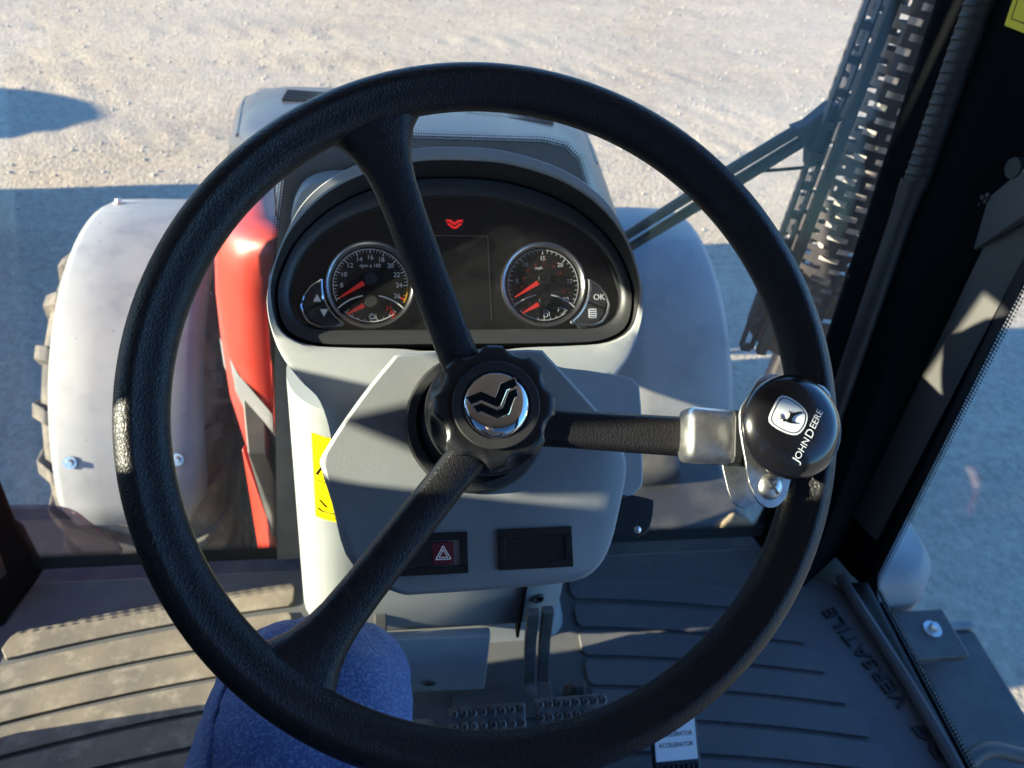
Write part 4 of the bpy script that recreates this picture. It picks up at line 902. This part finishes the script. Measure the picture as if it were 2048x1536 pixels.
# ------------------------------------------------------------------ steering wheel
SW = bpy.data.objects.new('steering_wheel', None); COL.objects.link(SW); place(SW, MW, SC)
tag(SW, 'large black three-spoke steering wheel with grained rim')
prof = [(.0140, 0), (.0128, .0060), (.0090, .0108), (.0045, .0130), (.0015, .0129), (-.0008, .0112), (-.0045, .0090), (-.0100, .0066), (-.0135, .0025), (-.0142, -.0030), (-.0110, -.0090), (-.0040, -.0125), (.0040, -.0125), (.0105, -.0085), (.0135, -.0040)]
pp = smooth_closed(prof, 2)
obj('rim', *revolve([(.195 + r, z) for r, z in pp], 160, closed=True), M_RIM, SW, M=MW, smooth=70)
for (p_in, d) in (((-.0227, .0393), (-.345, .939)), ((-.0263, -.0407), (-.647, -.762)), ((.0336, -.0126), (.994, -.106))):
    d = Vector((*d, 0)).normalized(); p_in = Vector((*p_in, 0)); side = Vector((-d.y, d.x, 0)); L_ = .149; lo = []
    for t, w, th in ((-.14, .0125, .0085), (.0, .0122, .0085), (.3, .0122, .0085), (.55, .0124, .0085), (.68, .0132, .0085), (.76, .0150, .0088), (.83, .0185, .009), (.89, .0235, .0095), (.94, .0315, .0100), (.985, .0420, .0100)):
        c = p_in + d*(L_*t); zc = -.030*(1 - max(0, min(1, t))**1.3) - .003
        lo.append([tuple(c + side*(w*sx) + Vector((0, 0, zc + th*sz))) for sx, sz in ((1, -.3), (.97, .25), (.80, .78), (.62, .92), (0, 1.0), (-.62, .92), (-.80, .78), (-.97, .25), (-1, -.3), (-.75, -1), (0, -1.1), (.75, -1))])
    obj('spoke', *loft(lo), M_RIM, SW, M=MW, smooth=60)
HUB = SW
def dimple(r, z, th):
    k = 8; a = (th - R(22)) % (2*math.pi/k); a = min(a, 2*math.pi/k - a); s = a*.040/.0125
    dz = (z + .030)/.0135; q = s*s + dz*dz
    if r > .020 and q < 1: r -= .0062*(1 - q)**.8
    return r, z
prof = [(0, -.0195), (.0285, -.0195), (.0300, -.0192), (.0325, -.0190), (.0345, -.0196)] + [(.0395 - .004*max(0, (1 - (t + .20)))**2, -.0200 - .024*t) for t in np.linspace(0.05, 1, 15)] + [(.0405, -.046), (.041, -.055), (.040, -.064), (.0365, -.070), (.034, -.10), (.034, -.115), (0, -.115)]
obj('hub_cap', *revolve(prof, 192, dimple), M_BLK, HUB, M=MW, smooth=50)
obj('hub_disc', *revolve([(0, -.0175), (.0205, -.0175), (.0210, -.0165), (.0262, -.0165), (.0268, -.0172), (.0268, -.0196), (0, -.0196)], 64), M_BLKM, HUB, M=MW, smooth=40)
obj('badge', *revolve([(0, -.0135), (.008, -.0136), (.014, -.0141), (.018, -.0150), (.0198, -.0162), (.0200, -.0175), (0, -.0175)], 64), M_CHROME, HUB, M=MW, smooth=60)
ang = R(21)
for shp in (EMB_U, EMB_L):
    q = rot2(shp, ang, .0160, (.0000, .0008)); q2 = rot2([(x*1.0, y) for x, y in shp], ang, .0160, (.0, .0008))
    obj('badge_edge', *tube([(x, y, -.0138) for x, y in q + [q[0]]], .00042, 6), M_CHROME, HUB, M=MW)
    obj('badge_mark', *prism(q, -.0150, -.0134), M_INK, HUB, M=MW)

# ------------------------------------------------------------------ spinner knob clamped to the wheel
KC = (.1685, -.0204); MK = MW @ Matrix.Translation((KC[0], KC[1], 0))
KN = empty('spinner_knob', (0, 0, 0), 'glossy black spinner knob with white deer logo clamped to the wheel rim', 'steering knob', M=MK)
KR = .0308
def dome(r): return .0315 - .0095*(min(r, KR*.999)/KR)**5.0
pk = [(0, dome(0))] + [(KR*t, dome(KR*t)) for t in np.linspace(.1, .98, 20)] + [(KR, .0212), (KR, .0195), (KR*.96, .0178), (KR*.8, .0168), (0, .0168)]
obj('knob_cap', *revolve(pk, 72), M_KNOB, KN, M=MK, smooth=60)
obj('knob_stem', *revolve([(0, .006), (.012, .006), (.012, .0168), (0, .0168)], 24), M_ZINC, KN, M=MK)
def on_dome(v, eps): return [(x, y, dome(math.hypot(x, y)) + eps + (z*.0)) for x, y, z in v]
LA = R(58)
def dm(pts, s, c, eps, name, m):   # filled polygon lying on the dome
    q = rot2(pts, LA, s, c); return obj(name, [(x, y, dome(math.hypot(x, y)) + eps) for x, y in q], [tuple(range(len(q)))], m, KN, M=MK, smooth=0)
shield = smooth_closed([(-.86, .92), (0, 1.08), (.86, .92), (.97, .0), (.70, -.80), (0, -1.02), (-.70, -.80), (-.97, .0)], 3)
sc0 = (-.0068, .0048)
lo = [[(x, y, dome(math.hypot(x, y)) + .0003) for x, y in rot2([(a*k_, b_*k_) for a, b_ in shield], LA, .0103, sc0)] for k_ in (.02, .25, .5, .75, .9, 1.0)]
obj('shield', *loft(lo, True, False), M_LABEL, KN, M=MK, smooth=0)
ring = []
for k_ in (.90, .85): ring.append([(x*k_, y*k_) for x, y in shield])
rm = MB()
for i in range(len(shield)):
    j = (i + 1) % len(shield); q = rot2([ring[0][i], ring[0][j], ring[1][j], ring[1][i]], LA, .0103, sc0); rm.add([(x, y, dome(math.hypot(x, y)) + .0004) for x, y in q], [(0, 1, 2, 3)])
rm.build('shield_line', M_INK, KN, M=MK, smooth=0)
deer = [(-.80, .46), (-.62, .66), (-.44, .62), (-.30, .26), (.10, .16), (.50, .24), (.66, .50), (.76, .46), (.70, .10), (.74, -.06), (1.02, -.30), (1.46, -.80), (1.34, -.90), (.80, -.46), (.44, -.26), (-.02, -.22), (-.20, -.42), (-.02, -.78), (-.14, -.86), (-.40, -.44), (-.56, -.10), (-.54, .18), (-.62, .36)]
dm([(x*.86 - .16, y*.92 - .04) for x, y in deer], .0059, sc0, .00095, 'deer_mark', M_INK)
an = MB()
for segs in ([(-.60, .58), (-.46, .86), (-.52, 1.06)], [(-.50, .72), (-.30, .90), (-.26, 1.04)], [(-.54, .66), (-.72, .86)]):
    p = rot2(segs, LA, .0057, sc0); an.add(*tube([(x, y, dome(math.hypot(x, y)) + .0007) for x, y in p], .00026, 4))
an.build('antler_mark', M_INK, KN, M=MK, smooth=0)
tm = MB()
v, f = text_geo('J', .0072, (-.0186, 0), 0, .0, 0); tm.add(v, f)
v, f = text_geo('OHN', .0058, (-.0112, .0002), 0, .0, 0); tm.add(v, f)
v, f = text_geo('D', .0072, (-.0012, .0), 0, .0, 0); tm.add(v, f)
v, f = text_geo('EERE', .0058, (.0082, .0002), 0, .0, 0); tm.add(v, f)
q = rot2([(x, y) for x, y, z in tm.v], LA, 1.0, (.0052, -.0040))
obj('lettering', [(x, y, dome(math.hypot(x, y)) + .0005) for x, y in q], tm.f, M_LABEL, KN, M=MK, smooth=0)
# clamp: upper plate, lower plate, sleeve on the spoke, bolt
def kpt(p): return [(x - KC[0], y - KC[1]) for x, y in p]
plate = kpt(smooth_closed([(.139, -.012), (.146, -.001), (.1535, .0095), (.1625, .0120), (.172, .0085), (.1950, .004), (.200, -.012), (.199, -.034), (.188, -.041), (.1745, -.044), (.1705, -.050), (.1660, -.0610), (.158, -.0668), (.149, -.0640), (.1440, -.052), (.1405, -.0385)], 3))
v, f = loft([[(x, y, z) for x, y in plate] for z in (.0135, .0155)]); v = [(x, y, z - .004*max(0, min(1, (-y - .022)/.008))) for x, y, z in v]
obj('clamp_plate', v, f, M_ZINC, KN, M=MK, bevel=.0005)
low = kpt(smooth_closed([(.139, -.030), (.1385, -.050), (.143, -.064), (.152, -.0665), (.160, -.060), (.165, -.046), (.165, -.030)], 3))
obj('lower_plate', *loft([[(x, y, z) for x, y in low] for z in (-.0105, -.0085)]), M_ZINC, KN, M=MK, bevel=.0005)
Mb = MK @ Matrix.Translation((.1562 - KC[0], -.0545 - KC[1], .0118))
bo_ = obj('bolt', *revolve([(0, .0042), (.003, .0041), (.006, .0030), (.0074, .0016), (.0078, .0004), (.0078, -.0002), (0, -.0002)], 32), M_ZINC, KN, M=Mb, smooth=60)
for a in (-58, 32):
    c = R(a); l = .0052 if a == -58 else .0026; w_ = .0007; out = rot2([(-l, -w_), (l, -w_), (l, w_), (-l, w_)], c)
    obj('slot', *prism(out, .0018, .0046 if a != -58 else .0045), M_STEEL, bo_, M=Mb)
# sleeve over the spoke: a folded sheet
dsp = Vector((.994, -.106)); ssp = Vector((.106, .994)); lo = []
for t, k in ((.113, .72), (.1145, .9), (.117, 1.0), (.1395, 1.0), (.1405, .98)):
    c = Vector((.0336, -.0126)) + dsp*(t - .0336); sec = []
    for (s, z) in ((-.0165, -.010), (-.0168, .004), (-.0145, .0092), (-.009, .0112), (0, .0118), (.009, .0112), (.0145, .0092), (.0168, .004), (.0165, -.010), (0, -.012)):
        sec.append((c.x + ssp.x*s*k - KC[0], c.y + ssp.y*s*k - KC[1], -.006 + (z)*k - .001))
    lo.append(sec)
obj('spoke_sleeve', *loft(lo), M_ZINC, KN, M=MK, smooth=50)
c = Vector((.0336, -.0126)) + dsp*(.1430 - .0336)
lo = [[(c.x + dsp.x*t + ssp.x*s - KC[0], c.y + dsp.y*t + ssp.y*s - KC[1], z) for s, z in ((-.0160, -.012), (-.0160, .004), (-.012, .0065), (.012, .0065), (.0160, .004), (.0160, -.012))] for t in (-.0028, .0030)]
obj('rubber_pad', *loft(lo), M_BLKM, KN, M=MK, bevel=.001)

# ------------------------------------------------------------------ pedals
def pedal(name, label, x0, x1, yc, zc, arm_pts, cat='pedal', n=8, rows=3):
    Mx = Matrix.Translation((0, yc, zc)) @ Matrix.Rotation(R(28), 4, 'X')
    e = empty(name, (0, 0, 0), label, cat, 'foot pedals under the column', M=Mx)
    obj('pad', *box(x0, x1, -.04, .02, -.008, 0), M_PED, e, M=Mx, bevel=.003)
    for j in range(rows):
        for i in range(n):
            xx = x0 + (x1 - x0)*(i + .5)/n
            obj('stud', *revolve([(.0052, 0), (.0052, .005), (.0034, .006), (.0030, .003), (0, .003)], 10, c=(xx, .012 - .017*j, 0)), M_PED, e, M=Mx)
    if arm_pts: obj('pedal_arm', *loft([[(x + a, y + b_, z) for a, b_ in ((-.0085, 0), (.0085, 0), (.0085, .012), (-.0085, .012))] for x, y, z in arm_pts]), M_PED, e, M=I4, bevel=.002)
    return e
pedal('brake_pedal', 'studded black brake pedal pad, left of the close pair', .002, .108, .462, .10, [(.122, .560, .20), (.124, .555, .13), (.126, .53, .06), (.128, .50, .05)])
pedal('brake_pedal', 'studded black brake pedal pad, right of the close pair', .122, .225, .466, .10, [(.143, .562, .20), (.145, .557, .13), (.147, .532, .06), (.152, .50, .05)])
pedal('clutch_pedal', 'studded black clutch pedal pad beside the blue jeans', -.140, -.048, .50, .06, [(-.09, .60, .18), (-.09, .56, .10), (-.09, .52, .04)])
Mx = Matrix.Translation((.315, .43, .09)) @ Matrix.Rotation(R(35), 4, 'X')
ac = empty('accelerator_pedal', (0, 0, 0), 'black ribbed accelerator pedal with a white and yellow label', 'pedal', M=Mx)
obj('pad', *box(-.034, .034, -.12, .03, -.010, 0), M_BLK, ac, M=Mx, bevel=.003)
for i in range(9): obj('pad_rib', *box(-.031 + .0072*i, -.0275 + .0072*i, -.118, -.042, 0, .004), M_BLK, ac, M=Mx, bevel=.0008, seg=1)
obj('label', *box(-.030, .030, -.036, .018, 0, .0008), M_LABEL, ac, M=Mx)
obj('label_band', *box(-.030, .030, .018, .027, 0, .0008), M_STICK, ac, M=Mx)
tm = MB()
for (s, y) in (('DANGER', .012), ('ACCELERATOR', -.002), ('ACCELERATOR', -.016)): tm.add(*text_geo(s, .0085, (0, y), 0, .0003, .0008, sx=.85))
tm.build('label_text', M_INK, ac, M=Mx, smooth=0)
sw_ = empty('pedal_switch', (.20, .50, 0), 'small dark ribbed switch block behind the brake pedal', 'switch')
obj('block', *loft([[(x, y, z) for x, y in rrect(.178 + i, .214 - i, .505 + i, .535 - i, .006)] for z, i in ((-.01, 0), (.045, .002), (.055, .005), (.072, .008))]), M_STEEL, sw_, M=I4, bevel=.002)
v, f = box(.214, .222, .515, .527, .03, .04); obj('plunger', v, f, M_STEEL, sw_, M=I4)

# ------------------------------------------------------------------ seat and the person in it
SE = empty('driver_seat', (0, -.35, 0), 'dark cloth driver seat under the person', 'seat')
obj('cushion', *loft([[(x, y, z) for x, y in rrect(-.25 + i, .25 - i, -.52 + i, -.02 - i, .07)] for z, i in ((.26, .03), (.29, 0), (.36, 0), (.39, .03))]), M_SEAT, SE, M=I4, smooth=50)
obj('backrest', *loft([[(x, y, z) for x, z in rrect(-.24 + i, .24 - i, .36 + i, 1.02 - i, .09)] for y, i in ((-.60, .03), (-.58, 0), (-.50, 0), (-.47, .03))]), M_SEAT, SE, M=I4, smooth=50)
obj('pedestal', *box(-.16, .16, -.46, -.10, 0, .27), M_BLKM, SE, M=I4, bevel=.02)
PE = empty('person', (0, -.2, .4), 'person seated at the wheel in blue jeans, one knee raised under it', 'person')
def skin_body(name, pts, edges, m, root=0, sub=2):
    me_ = bpy.data.meshes.new(name); me_.from_pydata([p[:3] for p in pts], edges, [])
    o = bpy.data.objects.new(name, me_); COL.objects.link(o); place(o, I4, PE)
    o.modifiers.new('skin', 'SKIN').use_smooth_shade = True; sk = me_.skin_vertices[0].data if me_.skin_vertices else None
    if sk is None:
        me_.attributes; bm = bmesh.new(); bm.from_mesh(me_); bm.verts.layers.skin.verify(); bm.to_mesh(me_); bm.free(); sk = me_.skin_vertices[0].data
    for i, p in enumerate(pts):
        r = p[3]; sk[i].radius = (r, p[4] if len(p) > 4 else r); sk[i].use_root = (i == root)
    s = o.modifiers.new('sub', 'SUBSURF'); s.levels = sub; s.render_levels = sub
    me_.materials.append(m)
    return o
# jeans: pelvis, left thigh, knee and shin; right leg drawn back under the seat edge
P = [(0, -.30, .50, .155, .125), (-.07, -.20, .50, .105), (-.092, -.02, .500, .098), (-.125, .12, .515, .098), (-.132, .235, .530, .094), (-.132, .295, .526, .090), (-.130, .332, .480, .084), (-.130, .340, .38, .070), (-.13, .325, .25, .062), (-.13, .30, .10, .050),
     (.10, -.20, .46, .10), (.16, -.05, .44, .092), (.19, .04, .42, .082), (.20, .05, .33, .068), (.20, .00, .20, .060), (.20, -.04, .10, .052), (0, -.36, .58, .15, .115)]
E_ = [(0, 1), (1, 2), (2, 3), (3, 4), (4, 5), (5, 6), (6, 7), (7, 8), (8, 9), (0, 10), (10, 11), (11, 12), (12, 13), (13, 14), (14, 15), (0, 16)]
jeans = skin_body('jeans', P, E_, M_DENIM, sub=4)
tx = bpy.data.textures.new('folds', 'CLOUDS'); tx.noise_scale = .07
dmod = jeans.modifiers.new('folds', 'DISPLACE'); dmod.texture = tx; dmod.strength = .016; dmod.mid_level = .5
tx2 = bpy.data.textures.new('creases', 'CLOUDS'); tx2.noise_scale = .022
d2 = jeans.modifiers.new('creases', 'DISPLACE'); d2.texture = tx2; d2.strength = .004; d2.mid_level = .5
# stitched seam and a fold along the outside of the thigh
for (path, w_, hgt, nm) in (([(-.16, .10, .66), (-.205, .20, .62), (-.205, .27, .60), (-.195, .33, .57), (-.175, .38, .52)], .007, .0022, 'seam'),):
    c_ = smooth_open(path, 10); lo = []
    for k, p in enumerate(c_):
        a = Vector(c_[max(k - 1, 0)]); b_ = Vector(c_[min(k + 1, len(c_) - 1)]); t = (b_ - a).normalized(); sd = t.cross(Vector((-.6, 0, .8))).normalized()
        lo.append([tuple(Vector(p) + sd*(w_*q)) for q in (-1, -.5, 0, .5, 1)])
    o = obj(nm, *loft(lo, False, False, closed=False), M_DENIM, jeans, M=I4, smooth=60)
    sw2 = o.modifiers.new('wrap', 'SHRINKWRAP'); sw2.target = jeans; sw2.wrap_mode = 'ABOVE_SURFACE'; sw2.offset = hgt*.5
    so2 = o.modifiers.new('thick', 'SOLIDIFY'); so2.thickness = hgt; so2.offset = 0
# upper body (behind the camera): torso, neck, head, arms resting at the hips
P = [(0, -.34, .60, .155, .11), (0, -.34, .75, .165, .115), (0, -.35, .92, .175, .115), (0, -.36, 1.02, .13, .09), (0, -.37, 1.10, .06), (-.19, -.42, 1.00, .065), (-.27, -.40, .80, .052), (-.26, -.28, .62, .042), (.19, -.42, 1.00, .065), (.27, -.40, .80, .052), (.26, -.28, .62, .042)]
skin_body('jacket', P, [(0, 1), (1, 2), (2, 3), (3, 4), (3, 5), (5, 6), (6, 7), (3, 8), (8, 9), (9, 10)], M_JACKET)
P = [(0, -.40, 1.10, .058), (0, -.39, 1.17, .060), (0, -.375, 1.25, .082, .092), (0, -.38, 1.33, .078, .095)]
skin_body('head', P, [(0, 1), (1, 2), (2, 3)], M_SKIN)
for sx in (-1, 1):
    obj('shoe', *loft([[(sx*.13 + dx*w_ + (.07 if sx > 0 else 0), y - (.34 if sx > 0 else 0), z) for dx, z in ((-1, .0), (1, .0), (1, .04), (.6, h), (-.6, h), (-1, .04))] for y, w_, h in ((.25, .030, .07), (.29, .040, .10), (.33, .042, .10), (.40, .046, .07), (.48, .042, .055), (.51, .026, .04))]), M_BLKM, PE, M=I4, bevel=.006, smooth=50)

# ------------------------------------------------------------------ made-up things left of the frame, added to throw the shade on the yard
TL = empty('added_shadow_trailer', (-3.4, 3, GROUND), 'made-up low trailer out of view on the left, added to shade the yard', 'trailer')
for k in range(7):
    v, f = box(-4.2 + .22*k, -3.99 + .22*k, 1.0, 4.46, GROUND + .80, GROUND + .85); obj('board', v, f, M_WOOD, TL, M=I4)
for sx in (-4.22, -2.66):
    v, f = box(sx, sx + .04, 1.0, 4.43, GROUND + .12, GROUND + .93); obj('side_board', v, f, M_WOOD, TL, M=I4)
v, f = box(-4.2, -2.66, 4.44, 4.56, GROUND + .12, GROUND + .95); obj('headboard', v, f, M_STEEL, TL, M=I4, bevel=.02)
for sx in (-4.15, -2.85):
    for yy in (2.0, 2.9):
        obj('wheel', *revolve([(0, -.1), (.3, -.1), (.36, -.08), (.38, 0), (.36, .08), (.3, .1), (0, .1)], 32), M_TYRE, TL, M=Matrix.Translation((sx, yy, GROUND + .38)) @ Matrix.Rotation(R(90), 4, 'Y'))
v, f = box(-3.9, -2.9, 1.1, 4.4, GROUND + .68, GROUND + .80); obj('chassis', v, f, M_STEEL, TL, M=I4)
RB = empty('added_shadow_bale', (-7.1, 5.45, GROUND), 'made-up round bale out of view on the left, added to shade the yard', 'bale')
obj('shadow_bale_body', *revolve([(0, -.6), (.55, -.6), (.62, -.57), (.65, -.5), (.65, .5), (.62, .57), (.55, .6), (0, .6)], 40), M_WOOD, RB, M=Matrix.Translation((-7.1, 5.45, GROUND + .65)) @ Matrix.Rotation(R(90), 4, 'Y'))
